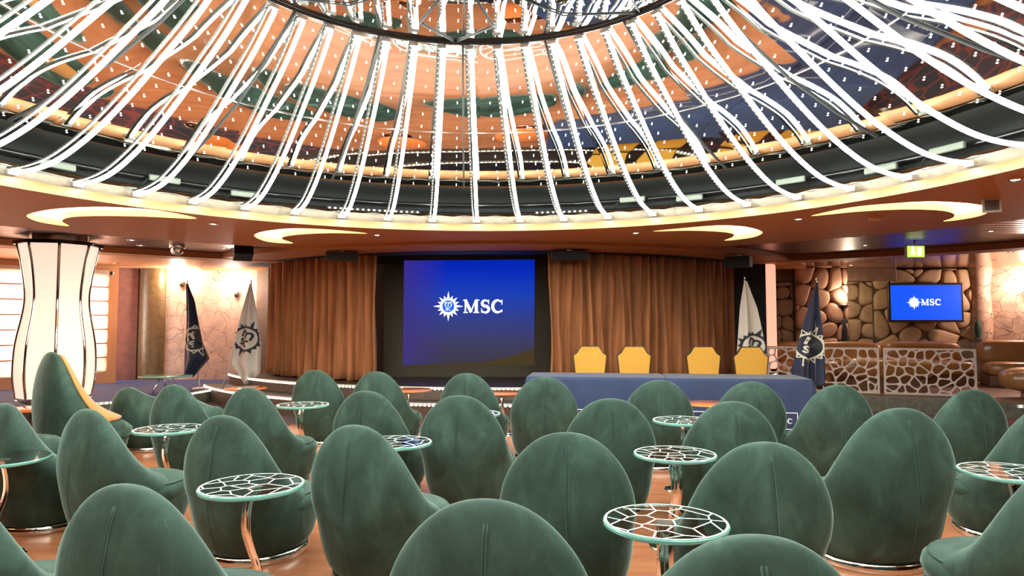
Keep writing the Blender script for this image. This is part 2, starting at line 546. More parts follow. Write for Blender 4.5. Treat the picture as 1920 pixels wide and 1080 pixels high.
def catmull(pts, k=6, closed=False):
    P = [Vector(p) for p in pts]; n = len(P); out = []
    for i in range(n if closed else n - 1):
        a = P[(i - 1) % n] if closed else P[max(i - 1, 0)]
        b = P[i]; c = P[(i + 1) % n]; d = P[(i + 2) % n] if closed else P[min(i + 2, n - 1)]
        for j in range(k):
            t = j / k
            out.append(0.5 * ((2 * b) + (c - a) * t + (2 * a - 5 * b + 4 * c - d) * t * t + (3 * b - a - 3 * c + d) * t ** 3))
    if not closed:
        out.append(P[-1])
    return out


def smooth2(pts, k=5):
    return [(p.x, p.y) for p in catmull([(x, y, 0) for x, y in pts], k, True)]


def voronoi(x0, y0, x1, y1, step, jit=0.42, seed=1, shape=None):
    """cells of a jittered grid, each a convex polygon clipped to the rectangle"""
    rnd = random.Random(seed)
    nx = max(1, round((x1 - x0) / step)); ny = max(1, round((y1 - y0) / step))
    sx = (x1 - x0) / nx; sy = (y1 - y0) / ny
    S = {}
    for i in range(-1, nx + 1):
        for j in range(-1, ny + 1):
            S[i, j] = (x0 + (i + .5 + rnd.uniform(-jit, jit)) * sx, y0 + (j + .5 + rnd.uniform(-jit, jit)) * sy)
    cells = []
    for (i, j), s in S.items():
        P = [(x0, y0), (x1, y0), (x1, y1), (x0, y1)]
        for di in (-2, -1, 0, 1, 2):
            for dj in (-2, -1, 0, 1, 2):
                q = S.get((i + di, j + dj))
                if q is None or (di == 0 and dj == 0):
                    continue
                mx, my = (s[0] + q[0]) / 2, (s[1] + q[1]) / 2
                nxx, nyy = q[0] - s[0], q[1] - s[1]
                out = []
                for a in range(len(P)):
                    A = P[a]; Bq = P[(a + 1) % len(P)]
                    da = (A[0] - mx) * nxx + (A[1] - my) * nyy
                    db = (Bq[0] - mx) * nxx + (Bq[1] - my) * nyy
                    if da <= 0:
                        out.append(A)
                    if (da < 0 < db) or (db < 0 < da):
                        t = da / (da - db)
                        out.append((A[0] + (Bq[0] - A[0]) * t, A[1] + (Bq[1] - A[1]) * t))
                P = out
                if len(P) < 3:
                    break
            if len(P) < 3:
                break
        if len(P) >= 3:
            ar = abs(sum(P[k][0] * P[(k + 1) % len(P)][1] - P[(k + 1) % len(P)][0] * P[k][1] for k in range(len(P)))) / 2
            if ar > step * step * 0.02:
                cells.append(P)
    return cells


def inset(P, d):
    """shrink a convex polygon by d (clip with shifted edges)"""
    n = len(P)
    cx = sum(p[0] for p in P) / n; cy = sum(p[1] for p in P) / n
    Q = P[:]
    for k in range(n):
        a = P[k]; b = P[(k + 1) % n]
        ex, ey = b[0] - a[0], b[1] - a[1]; l = math.hypot(ex, ey)
        if l < 1e-6:
            continue
        nx, ny = -ey / l, ex / l
        if (cx - a[0]) * nx + (cy - a[1]) * ny < 0:
            nx, ny = -nx, -ny
        px, py = a[0] + nx * d, a[1] + ny * d
        out = []
        for i in range(len(Q)):
            A = Q[i]; B = Q[(i + 1) % len(Q)]
            da = (A[0] - px) * nx + (A[1] - py) * ny
            db = (B[0] - px) * nx + (B[1] - py) * ny
            if da >= 0:
                out.append(A)
            if (da < 0 < db) or (db < 0 < da):
                t = da / (da - db)
                out.append((A[0] + (B[0] - A[0]) * t, A[1] + (B[1] - A[1]) * t))
        Q = out
        if len(Q) < 3:
            return None
    return Q


def rounded(P, k=3, amt=0.5):
    """Chaikin rounding"""
    for _ in range(k):
        out = []
        for i in range(len(P)):
            a = P[i]; b = P[(i + 1) % len(P)]
            out.append((a[0] * .75 + b[0] * .25, a[1] * .75 + b[1] * .25))
            out.append((a[0] * .25 + b[0] * .75, a[1] * .25 + b[1] * .75))
        P = out
    return P


# ------------------------------------------------------------ emblem and lettering (2-D shapes mapped on surfaces)
def ribbon(mb, pts, wd, fn, mi):
    n = len(pts); L_, R_ = [], []
    for i, p in enumerate(pts):
        a = pts[max(i - 1, 0)]; b = pts[min(i + 1, n - 1)]
        dx, dy = b[0] - a[0], b[1] - a[1]; l = math.hypot(dx, dy) or 1
        ww = wd[i] if isinstance(wd, (list, tuple)) else wd
        L_.append((p[0] - dy / l * ww / 2, p[1] + dx / l * ww / 2)); R_.append((p[0] + dy / l * ww / 2, p[1] - dx / l * ww / 2))
    vs = [fn(*p) for p in L_] + [fn(*p) for p in R_]
    mb.add(vs, [(i, n + i, n + i + 1, i + 1) for i in range(n - 1)], mi, False)


def arc(cx, cy, rx, ry, a0, a1, n=14):
    return [(cx + rx * math.cos(R(a0 + (a1 - a0) * i / n)), cy + ry * math.sin(R(a0 + (a1 - a0) * i / n))) for i in range(n + 1)]


def glyph_strokes(ch):
    """(points, width) strokes of bold serif capitals, height 1; and advance"""
    if ch == 'M':
        return [([(.16, 0), (.16, 1)], .10), ([(.15, .97), (.58, .05)], .22), ([(.56, .05), (.93, .97)], .09), ([(.98, 0), (.98, 1)], .22),
                ([(0, .035), (.34, .035)], .07), ([(.76, .035), (1.2, .035)], .07), ([(0, .965), (.28, .965)], .07), ([(.9, .965), (1.2, .965)], .07)], 1.3
    if ch == 'S':
        p = arc(.36, .73, .24, .22, 35, 270, 14) + arc(.36, .27, .26, .24, 90, -150, 14)
        wd = [.10 + .12 * math.sin(PI * i / (len(p) - 1)) for i in range(len(p))]
        return [(p, wd), ([(.61, .66), (.61, 1.0)], .06), ([(.08, .0), (.08, .34)], .06)], .82
    p = arc(.48, .5, .38, .45, 42, 318, 22)
    wd = [.08 + .15 * math.sin(PI * i / (len(p) - 1)) for i in range(len(p))]
    return [(p, wd), ([(.80, .62), (.80, 1.0)], .06), ([(.80, .05), (.80, .25)], .05)], .95


def word(mb, text, x, y, h, fn, mi):
    for c in text:
        st, adv = glyph_strokes(c)
        for p, wd in st:
            ww = [q * h for q in wd] if isinstance(wd, list) else wd * h
            ribbon(mb, [(x + a * h, y + b * h) for a, b in p], ww, fn, mi)
        x += adv * h
    return x


def emblem_letters(mb, cx, cy, r, fn, mi, rot=0.0):
    """m over s and c, filling the disc"""
    ca, sa = math.cos(rot), math.sin(rot)
    g = lambda x, y: fn(cx + (x * ca - y * sa) * r, cy + (x * sa + y * ca) * r)
    t = .19
    ribbon(mb, [(-.5, .02), (-.5, .68)], t, g, mi)
    ribbon(mb, [(-.5, .45)] + arc(-.24, .45, .22, .2, 170, 0, 8) + [(-.02, .02)], t, g, mi)
    ribbon(mb, [(-.02, .45)] + arc(.26, .45, .24, .2, 170, 0, 8) + [(.5, .02)], t, g, mi)
    ribbon(mb, arc(-.26, -.26, .17, .13, 20, 270, 8) + arc(-.26, -.52, .17, .13, 90, -160, 8), t * .8, g, mi)
    ribbon(mb, arc(.28, -.38, .22, .27, 50, 310, 12), t * .9, g, mi)


def emblem(mb, cx, cy, r, fn, ring_mi, letter_mi, disc_mi=None, hollow=False, rot=0.0, fill_mi=0, nray=16, rat=(.40, .54)):
    """sun: disc, ring and rays"""
    ca, sa = math.cos(rot), math.sin(rot)
    g = lambda x, y: fn(cx + (x * ca - y * sa), cy + (x * sa + y * ca))
    ri, ro = r * rat[0], r * rat[1]
    n = 40
    ribbon(mb, arc(0, 0, (ri + ro) / 2, (ri + ro) / 2, 0, 360, n), ro - ri, g, ring_mi)
    if disc_mi is not None:
        mb.add([g(0, 0)] + [g(ri * math.cos(2 * PI * k / n), ri * math.sin(2 * PI * k / n)) for k in range(n)],
               [(0, k + 1, (k + 1) % n + 1) for k in range(n)], disc_mi, False)
    for k in range(nray):
        a = 2 * PI * k / nray
        ln = r if (k % 4 == 0) else (r * .84 if k % 2 == 0 else r * .76)
        hw = PI / nray * .9
        p0 = (ro * .96 * math.cos(a - hw), ro * .96 * math.sin(a - hw)); p1 = (ro * .96 * math.cos(a + hw), ro * .96 * math.sin(a + hw))
        tip = (ln * math.cos(a), ln * math.sin(a))
        if hollow:
            ribbon(mb, [p0, tip], r * .05, g, ring_mi); ribbon(mb, [p1, tip], r * .05, g, ring_mi)
        else:
            mb.add([g(*p0), g(*tip), g(*p1)], [(0, 1, 2)], ring_mi, False)
    emblem_letters(mb, cx, cy, ri * .98, fn, letter_mi, rot)


# ============================================================ FLOOR AND PLATFORMS
fl = MB(); fl.box((0, 5, -0.05), (30, 26, 0.1))
struct(fl.build('floor', M['floor']))

left_plat = [(-12, 9.6), (-8.6, 9.7), (-7.0, 10.4), (-6.2, 11.3), (-5.9, 12.2), (-5.75, 13.3), (-5.6, 15.6), (-12, 15.6)]
lp = MB(); lp.prism(left_plat, 0.0, 0.25, mi=0, side=1)
lpo = struct(lp.build('floor_platform_left', [M['blue_carpet'], M['riser']]))
right_plat = [(4.9, 15.7), (4.75, 12.6), (5.4, 11.9), (7.2, 11.05), (8.6, 10.35), (10.5, 9.0), (14, 7.5), (14, 15.7)]
rp = MB(); rp.prism(right_plat[::-1], 0.0, 0.25, mi=0, side=1)
rpo = struct(rp.build('floor_platform_right', [M['platform'], M['riser']]))


def dot_strip(name, pts, z, step, size, label, m='stepled', parent=None):
    """a strip of small lit dots along a plan line, facing the dome centre"""
    mb = MB()
    ln = [Vector((x, y, 0)) for x, y in pts]
    for a, b in zip(ln[:-1], ln[1:]):
        d = (b - a); L = d.length; d.normalize()
        nrm = Vector((d.y, -d.x, 0))
        if nrm.dot(Vector((DC[0], DC[1], 0)) - a) < 0:
            nrm = -nrm
        ang = math.atan2(d.y, d.x)
        mid = (a + b) / 2 + nrm * 0.012
        mb.box((mid.x, mid.y, z), (L, 0.02, size * 1.5), 1, ang)
        k = int(L / step)
        for i in range(k):
            p = a + d * (i + .5) * L / max(k, 1) + nrm * 0.026
            mb.box((p.x, p.y, z), (size, 0.012, size), 0, ang)
    o = mb.build(name, [M[m], M['nosing']])
    return tag(o, label, 'led strip')


dot_strip('step_light_strip', [(-12, 9.6), (-8.6, 9.7), (-7.0, 10.4), (-6.2, 11.3), (-5.9, 12.2), (-5.75, 13.3)], 0.222, 0.075, 0.028,
          'dotted light strip along the blue carpeted platform edge at left')
dot_strip('step_light_strip', [(8.0, 10.65), (8.6, 10.35), (10.5, 9.0), (14, 7.5)], 0.20, 0.09, 0.034,
          'dotted light strip on the stone platform edge at right')

# ============================================================ STAGE
A0, A1 = R(180 + 32), R(360 - 32)
def sector(r, a0=A0, a1=A1, n=72):
    return circle(SC[0], SC[1], r, n, a0, a1)
TIERS = ((7.0, 0.30), (6.55, 0.50))
for k, (r, z) in enumerate(TIERS):
    mb = MB()
    z0 = 0 if k == 0 else TIERS[k - 1][1]
    mb.prism(sector(r), z0, z, side=1)
    mb.lathe([(r, z - .012), (r + .02, z - .012), (r + .02, z + .004), (r, z + .004)], 72, (SC[0], SC[1], 0), 2, A0, A1)
    struct(mb.build('floor_stage_tier', [M['stage_top'], M['stage_side'], M['nosing']]))
for k, (r, z) in enumerate(TIERS):
    mb = MB()
    mb.lathe([(r + .002, z - .045), (r + .014, z - .045), (r + .014, z - .015), (r + .002, z - .015)], 72, (SC[0], SC[1], 0), 1, A0, A1)
    n = int((A1 - A0) * r / 0.068)
    for i in range(n):
        a = A0 + (A1 - A0) * (i + .5) / n
        mb.box((SC[0] + (r + .018) * math.cos(a), SC[1] + (r + .018) * math.sin(a), z - .03), (.012, .034, .028), 0, a)
    o = mb.build('stage_light_strip', [M['stepled'], M['steel']])
    tag(o, ('curved dotted light strip under the lower stage step', 'curved dotted light strip under the upper stage step')[k], 'led strip')

# dark recess behind the curtains
mb = MB()
mb.lathe([(4.2, .5), (4.2, 3.1)], 60, (SC[0], SC[1], 0), 0, R(200), R(340))
struct(mb.build('wall_stage_back', M['back_screen'], recalc=False))


def make_curtain(name, a0, a1, folds, label, seed, rr=5.98, z0=.52, z1=2.80):
    rnd = random.Random(seed)
    n = folds * 10
    ph = [rnd.uniform(0, 6) for _ in range(6)]
    vs = []; rows = 14
    for j in range(rows + 1):
        v = j / rows
        z = z0 + (z1 - z0) * v
        for i in range(n + 1):
            u = i / n
            fold = math.sin(2 * PI * u * folds + ph[0] + 0.8 * math.sin(u * 17 + ph[1]))
            fold2 = math.sin(2 * PI * u * folds * .43 + ph[2] + .5 * v)
            amp = 0.05 + 0.035 * (1 - v) + .02 * math.sin(u * 23 + ph[3])
            r = rr + amp * fold + 0.035 * fold2 * (1 - v * .6) + (.012 * math.sin(2 * PI * u * folds * 3 + ph[4]) if v > .85 else 0)
            a = a0 + (a1 - a0) * u + 0.004 * math.sin(v * 5 + u * 40)
            zz = z if j else z + .012 * math.sin(u * 60)
            vs.append((SC[0] + r * math.cos(a), SC[1] + r * math.sin(a), zz))
    k = n + 1
    fs = [(j * k + i, j * k + i + 1, (j + 1) * k + i + 1, (j + 1) * k + i) for j in range(rows) for i in range(n)]
    mb = MB().add(vs, fs, 0, True)
    e = empty(name, (0, 0, 0), label, 'curtain')
    o = mb.build('drape', M['curtain'], e)
    s = o.modifiers.new('thick', 'SOLIDIFY'); s.thickness = 0.012
    hb = MB().lathe([(rr - .02, 2.80), (rr + .05, 2.80), (rr + .05, 2.86), (rr - .02, 2.86), (rr - .02, 2.80)], 40, (SC[0], SC[1], 0), 0, a0, a1)
    hb.build('curtain_track', M['black'], e)
    return e


def sang(x, y):
    return math.atan2(y - SC[1], x - SC[0])

make_curtain('stage_curtain', sang(-4.7, 13.3) % (2 * PI), sang(-2.33, 11.5) % (2 * PI), 15, 'brown velvet stage curtain left of the big screen', 3)
make_curtain('stage_curtain', sang(.62, 11.15) % (2 * PI), sang(4.36, 13.25) % (2 * PI), 24, 'brown velvet stage curtain right of the big screen, behind the yellow chairs', 8)

# projection screen and its dark surround
scr = empty('projection_screen', (-0.85, 12.6, 0), 'large projection screen showing a white sun emblem and MSC on blue', 'screen')
mb = MB(); mb.box((0, .06, 1.66), (3.15, .06, 2.32)); mb.build('border', M['back_screen'], scr)
SK = 12.6 / 13.2
mb = MB()
mb.add([(-1.23, 0, 0), (1.25, 0, 0), (1.26, 0, 2.0), (-1.22, 0, 1.98)], [(0, 1, 2, 3)], 0, False)
po = mb.build('picture', M['screen'], scr, loc=(0.02, .02, .72))
mb = MB()
sf = lambda x, y: (x, 0.012, y)
emblem(mb, -.355, 1.11, .285, sf, 0, 0, 1, False, 0.0)
word(mb, 'MSC', -.07, .985, .25, sf, 0)
mb.build('emblem', [M['white_img'], M['blue_img']], scr, loc=(0.0, -.005, .72))

# ============================================================ WALLS
def wall(name, p0, p1, z0, z1, m, th=.12):
    a = Vector((p0[0], p0[1], 0)); b = Vector((p1[0], p1[1], 0))
    mid = (a + b) / 2; ang = math.atan2(b.y - a.y, b.x - a.x)
    n = Vector((-(b - a).normalized().y, (b - a).normalized().x, 0)) * th / 2
    mb = MB().box((mid.x + n.x, mid.y + n.y, (z0 + z1) / 2), ((b - a).length, th, z1 - z0), 0, ang)
    return struct(mb.build(name, m))

wall('wall_back_crackle', (-7.85, 15.05), (-5.75, 15.0), .25, 2.95, M['crack_wall'])
mb = MB().lathe([(.34, .25), (.34, 2.9)], 24, (-8.12, 15.2, 0)); struct(mb.build('wall_back_pillar', M['gold_wall']))
wall('wall_back_plum', (-9.1, 14.6), (-8.42, 15.0), .25, 2.95, M['plum_wall'])
wall('wall_back_brown', (-5.75, 15.0), (-4.6, 14.2), 0, 2.95, M['brown_wall'])
wall('wall_left_end', (-13, 9.0), (-13, 16), 0, 2.95, M['brown_wall'])
wall('wall_back_far', (-14, 15.75), (14.5, 15.75), 0, 3.2, M['brown_wall'])
wall('wall_right_end', (14.2, 16), (14.2, -7), 0, 3.2, M['brown_wall'])
wall('wall_left_far', (-14, -7), (-14, 16), 0, 3.2, M['plum_wall'])
wall('wall_front', (14.5, -7), (-14, -7), 0, 3.2, M['brown_wall'])

# window wall (left): sill line runs from far-left towards the back
WA, WB = (-12.2, 9.7), (-8.55, 14.2)
def wpt(t):
    return (WA[0] + (WB[0] - WA[0]) * t, WA[1] + (WB[1] - WA[1]) * t)
wd = Vector((WB[0] - WA[0], WB[1] - WA[1], 0)); WL = wd.length; wd.normalize(); wang = math.atan2(wd.y, wd.x)
wn = Vector((wd.y, -wd.x, 0))
def wbox(mb, t0, t1, z0, z1, off, th, mi=0):
    a = wpt(t0); b = wpt(t1)
    mb.box(((a[0] + b[0]) / 2 + wn.x * off, (a[1] + b[1]) / 2 + wn.y * off, (z0 + z1) / 2), (WL * (t1 - t0), th, z1 - z0), mi, wang)
mb = MB()
wbox(mb, -.02, 1.02, .25, .48, 0, .14); wbox(mb, -.02, 1.02, 2.52, 2.95, 0, .14)
for t0, t1 in ((-.02, .03), (.30, .34), (.60, .635), (.985, 1.02)):
    wbox(mb, t0, t1, .48, 2.52, 0, .14)
struct(mb.build('wall_left', M['peach_ceiling']))
blabels = ['backlit orange roman blind farthest beyond the left picture edge', 'backlit orange roman blind cut off at the left picture edge',
           'wide backlit orange roman blind showing on both sides of the glowing column']
for k, (t0, t1) in enumerate(((.03, .30), (.34, .60), (.635, .985))):
    e = empty('roman_blind', (0, 0, 0), blabels[k], 'blind')
    a = Vector((*wpt(t0), 0)); b = Vector((*wpt(t1), 0))
    nseg = 7; z0, z1 = .50, 2.56
    vs = []; nx = 8
    rows = []
    for j in range(nseg * 4 + 1):
        v = j / (nseg * 4)
        sag = .035 * abs(math.sin(PI * v * nseg)) if v < .999 else 0
        for i in range(nx + 1):
            p = a + (b - a) * (i / nx) + wn * (.10 + sag)
            zz = z1 - (z1 - z0) * v
            if v > .93:
                zz += .03 * math.sin(i * 1.7 + k)
            vs.append((p.x, p.y, zz))
    kk = nx + 1
    MB().add(vs, [(j * kk + i, j * kk + i + 1, (j + 1) * kk + i + 1, (j + 1) * kk + i) for j in range(nseg * 4) for i in range(nx)]).build('blind_cloth', M['blind'], e)
    for j in range(1, nseg):
        zz = z1 - (z1 - z0) * j / nseg
        p = a + wn * .107; q = b + wn * .107
        MB().tube([(p.x, p.y, zz), (q.x, q.y, zz)], .013, 6).build('blind_seam', M['blind_seam'], e)
    mb = MB(); wbox(mb, t0, t1, 2.55, 2.62, .1, .06); mb.build('head_rail', M['white_plastic'], e)
    daylight(wpt(t0 + .02), wpt(t1 - .02), .80, 2.45, 120)
# window frames behind the blinds
for k, (t0, t1) in enumerate(((.03, .30), (.34, .60), (.635, .985))):
    mb = MB()
    wbox(mb, t0, t1, .48, .54, 0, .08); wbox(mb, t0, t1, 2.46, 2.52, 0, .08)
    wbox(mb, t0, t0 + .012, .5, 2.5, 0, .08); wbox(mb, t1 - .012, t1, .5, 2.5, 0, .08)
    struct(mb.build('window_%d' % (k + 1), M['white_plastic']))

# right side: boulder walls
def stones(name, p0, p1, z0, z1, step, seed, m, depth=.07):
    a = Vector((p0[0], p0[1], 0)); b = Vector((p1[0], p1[1], 0)); L = (b - a).length; d = (b - a).normalized()
    n = Vector((d.y, -d.x, 0))
    mb = MB()
    f = lambda x, y, o=0: tuple(a + d * x + n * o + Vector((0, 0, y)))
    mb.add([f(0, z0), f(L, z0), f(L, z1), f(0, z1), f(0, z0, -.15), f(L, z0, -.15), f(L, z1, -.15), f(0, z1, -.15)],
           [(0, 1, 2, 3), (5, 4, 7, 6), (4, 0, 3, 7), (1, 5, 6, 2), (3, 2, 6, 7)], 1, False)
    for P in voronoi(0, z0, L, z1, step, .40, seed):
        Q0 = inset(P, .004)
        if not Q0:
            continue
        rings = []
        base = rounded(rounded(Q0, 1, .5), 1)
        cx = sum(p[0] for p in base) / len(base); cy = sum(p[1] for p in base) / len(base)
        for s, h in ((1, 0), (.97, .45), (.90, .78), (.78, .93), (.5, 1.0)):
            rings.append([f(cx + (x - cx) * s, cy + (y - cy) * s, depth * h) for x, y in base])
        k = len(base); vs = [p for r_ in rings for p in r_] + [f(cx, cy, depth)]
        fs = [(j * k + i, j * k + (i + 1) % k, (j + 1) * k + (i + 1) % k, (j + 1) * k + i) for j in range(4) for i in range(k)]
        fs += [(4 * k + i, 4 * k + (i + 1) % k, 5 * k) for i in range(k)]
        mb.add(vs, fs, 0, True)
    return struct(mb.build(name, [m, M['mortar']], recalc=False))

stones('wall_right_boulders', (6.0, 15.2), (6.75, 15.15), .25, 2.45, .40, 4, M['stone'])
stones('wall_right_pier', (6.2, 14.6), (7.3, 14.5), .25, 2.75, .44, 11, M['stone_pink_lit'])
stones('wall_right_niche', (7.35, 15.1), (8.75, 15.05), .25, 2.45, .42, 23, M['stone'])
stones('wall_right_screen_wall', (8.1, 14.95), (10.25, 14.75), .25, 2.72, .46, 31, M['stone'])
mb = MB().box((6.35, 15.1, 2.6), (.9, .5, .3)); mb.box((7.9, 15.0, 2.6), (1.3, .45, .3)); struct(mb.build('trim_1', M['platform'], bevel=.02))
wall('wall_right_cave', (10.25, 14.85), (13.9, 11.6), .25, 2.95, M['cave_wall'])
mb = MB().lathe([(.22, .25), (.2, .9), (.24, 1.6), (.2, 2.2), (.26, 2.8)], 18, (10.35, 14.75, 0)); struct(mb.build('wall_right_cave_jamb', M['cave_wall']))
# dark pier and pink lit strip beside the stage
mb = MB().box((4.78, 13.5, 1.5), (.62, .3, 2.9)); struct(mb.build('wall_stage_pier', M['black']))
mb = MB().box((5.2, 13.42, 1.65), (.2, .18, 2.1)); tag(mb.build('light_strip_column', M['pink_light'], bevel=.05), 'tall pink glowing strip beside the dark pillar right of the stage', 'light')
mb = MB().box((-4.95, 14.35, 1.6), (.5, .3, 2.9)); struct(mb.build('wall_stage_pier_left', M['brown_wall']))
# ============================================================ CEILING
ZC = 2.75
CRES = [
 [(-3.73, 7.84), (-3.87, 7.27), (-4.31, 7.04), (-4.89, 7.14), (-5.37, 7.42), (-5.63, 7.68), (-5.77, 8.05), (-5.75, 8.31), (-5.65, 8.45), (-5.51, 8.13), (-5.37, 7.92), (-5.13, 7.72), (-4.8, 7.64), (-4.27, 7.68)],
 [(-1.99, 9.16), (-2.39, 8.78), (-2.87, 8.66), (-3.33, 8.93), (-3.63, 9.33), (-3.73, 9.88), (-3.65, 10.21), (-3.39, 10.28), (-3.39, 9.81), (-3.27, 9.51), (-2.97, 9.26), (-2.49, 9.11)],
 [(1.89, 8.94), (2.26, 8.6), (2.6, 8.40), (2.99, 8.5), (3.4, 9.0), (3.48, 9.51), (3.35, 9.81), (3.18, 9.94), (3.17, 9.51), (3.04, 9.16), (2.76, 8.95), (2.33, 8.86)],
 [(3.45, 7.65), (3.6, 7.1), (3.91, 6.83), (4.3, 6.72), (4.83, 6.88), (5.2, 7.21), (5.39, 7.6), (5.36, 7.92), (5.24, 8.05), (5.17, 7.76), (4.96, 7.45), (4.64, 7.24), (4.22, 7.2), (3.82, 7.35)],
]
def rot2(P, ang, c=DC):
    ca, sa = math.cos(ang), math.sin(ang)
    return [(c[0] + (x - c[0]) * ca - (y - c[1]) * sa, c[1] + (x - c[0]) * sa + (y - c[1]) * ca) for x, y in P]
CRES.append(rot2(CRES[3], R(-38)))
CRES.append(rot2(CRES[0], R(38)))
CRS = [smooth2(c, 4) for c in CRES]
RI, RO = 4.50, 7.35
soff = MB()
soff.poly(circle(DC[0], DC[1], RO, 128), lambda x, y: (x, y, ZC), 0, [circle(DC[0], DC[1], RI, 128)] + CRS, True)
soff.lathe([(RO, ZC), (RO, 3.0)], 128, (DC[0], DC[1], 0), 0)
soff.lathe([(RI - .03, ZC - .005), (RI - .03, ZC + .085), (RI + .08, ZC + .085)], 128, (DC[0], DC[1], 0), 1)
soff.lathe([(RI - .03, ZC - .005), (RI + .02, ZC - .005)], 128, (DC[0], DC[1], 0), 1)
soff.lathe([(RI + .08, 2.99), (RO, 2.99)], 128, (DC[0], DC[1], 0), 0)
struct(soff.build('ceiling_soffit', [M['orange_ceiling'], M['lip']]))
clab = ['glowing crescent ceiling cove above the lit column at left', 'glowing crescent ceiling cove above the left stage curtain',
        'glowing crescent ceiling cove above the right stage curtain', 'glowing crescent ceiling cove above the wall television at right',
        'glowing crescent ceiling cove cut off by the right picture edge', 'glowing crescent ceiling cove beyond the left picture edge']
for k, P in enumerate(CRS):
    if k == 5:
        pass
    mb = MB()
    mb.poly(P, lambda x, y: (x, y, ZC + .075), 0, (), True)
    n = len(P)
    mb.add([(x, y, ZC) for x, y in P] + [(x, y, ZC + .075) for x, y in P], [(i, (i + 1) % n, n + (i + 1) % n, n + i) for i in range(n)], 1, False)
    tag(mb.build('ceiling_cove_light', [M['cove'], M['covewall']]), clab[k], 'ceiling light')

# dark slatted ceiling, beam, outer ceilings
def ringf(r0, r1, ex=0.0):
    """radius that grows on the right side"""
    n = 128; out = []
    for i in range(n):
        a = 2 * PI * i / n
        g = max(0, math.cos(a)) ** 1.0 * ex
        out.append((DC[0] + (r0 + g) * math.cos(a), DC[1] + (r0 + g) * math.sin(a)))
    return out
mb = MB(); mb.poly(ringf(9.6, 0, 1.3), lambda x, y: (x, y, 2.79), 0, [circle(DC[0], DC[1], RO - .05, 128)], True)
struct(mb.build('ceiling_dark_slats', M['slat']))
inner, outer = ringf(9.25, 0, 1.2), ringf(9.75, 0, 1.2)
mb = MB(); mb.prism(outer, 2.69, 2.97, [inner])
struct(mb.build('ceiling_beam', M['orange_ceiling']))
# outer ceiling, left peach and right copper
def half(side):
    o = []
    inn = ringf(9.7, 0, 1.2)
    n = len(inn)
    if side < 0:
        idx = [i for i in range(n) if n // 4 <= i <= 3 * n // 4]
        arc_ = [inn[i] for i in idx]
        return arc_ + [(DC[0], -8), (-15, -8), (-15, 17), (DC[0], 17)]
    idx = list(range(3 * n // 4, n)) + list(range(0, n // 4 + 1))
    arc_ = [inn[i] for i in idx]
    return arc_ + [(DC[0], 17), (15, 17), (15, -8), (DC[0], -8)]
for s, mm, nm in ((-1, 'peach_ceiling', 'ceiling_peach'), (1, 'copper_ceiling', 'ceiling_copper')):
    mb = MB(); mb.poly(half(s), lambda x, y: (x, y, 2.74), 0, (), True)
    struct(mb.build(nm, M[mm]))
# stage soffit: curved orange band with black void inside
mb = MB()
S0, S1 = R(180 + 12), R(360 - 12)
outr = circle(SC[0], SC[1], 7.1, 80, S0, S1); inr = circle(SC[0], SC[1], 5.75, 80, S0, S1, True)
mb.prism(outr + inr, 2.70, 2.98)
struct(mb.build('ceiling_stage_soffit', M['orange_ceiling'], bevel=.02))
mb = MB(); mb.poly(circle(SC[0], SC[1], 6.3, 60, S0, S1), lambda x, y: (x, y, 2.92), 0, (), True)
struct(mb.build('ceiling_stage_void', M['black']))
mb = MB()
mb.lathe([(6.25, 2.695), (5.75, 2.695)], 60, (SC[0], SC[1], 0), 0, R(212), R(328))
struct(mb.build('ceiling_stage_slot', M['black']))

# ============================================================ DOME
ZR, RR = 4.30, 2.08
dome = MB()
NP = 16
prof = [(4.3, 3.29), (3.7, 3.46), (3.1, 3.68), (2.6, 3.94), (RR, ZR - .02)]
sub = 4
for p in range(NP):
    a0 = 2 * PI * p / NP; a1 = 2 * PI * (p + 1) / NP
    vs = []
    for r, z in prof:
        for i in range(sub + 1):
            a = a0 + (a1 - a0) * i / sub
            vs.append((DC[0] + r * math.cos(a), DC[1] + r * math.sin(a), z))
    k = sub + 1
    dome.add(vs, [(j * k + i, (j + 1) * k + i, (j + 1) * k + i + 1, j * k + i + 1) for j in range(len(prof) - 1) for i in range(sub)], 0, True)
    # black seam bar and thin circular joints
    seam = [(DC[0] + r * math.cos(a0 + .066), DC[1] + r * math.sin(a0 + .066), z - .01) for r, z in prof]
    dome.tube(seam, .011, 5, 1)
    # studs in two rows between each pair of tubes
    for q in range(3):
        for off in (.32, .68):
            a = a0 + (a1 - a0) * (q + off) / 3
            for i in range(13):
                t = (i + .5) / 13
                r = 4.28 + (RR - 4.28) * t + .02
                # height on the profile
                for (ra, za), (rb, zb) in zip(prof[:-1], prof[1:]):
                    if rb <= r <= ra:
                        z = za + (zb - za) * (ra - r) / (ra - rb)
                dome.box((DC[0] + r * math.cos(a), DC[1] + r * math.sin(a), z - .012), (.012, .012, .008), 2, a)
for r, z in ((3.1, 3.675),):
    dome.lathe([(r + .004, z - .004), (r - .004, z - .001)], 96, (DC[0], DC[1], 0), 3)
struct(dome.build('ceiling_dome_mirror', [M['mirror'], M['black'], M['rail_led'], M['steel']]))
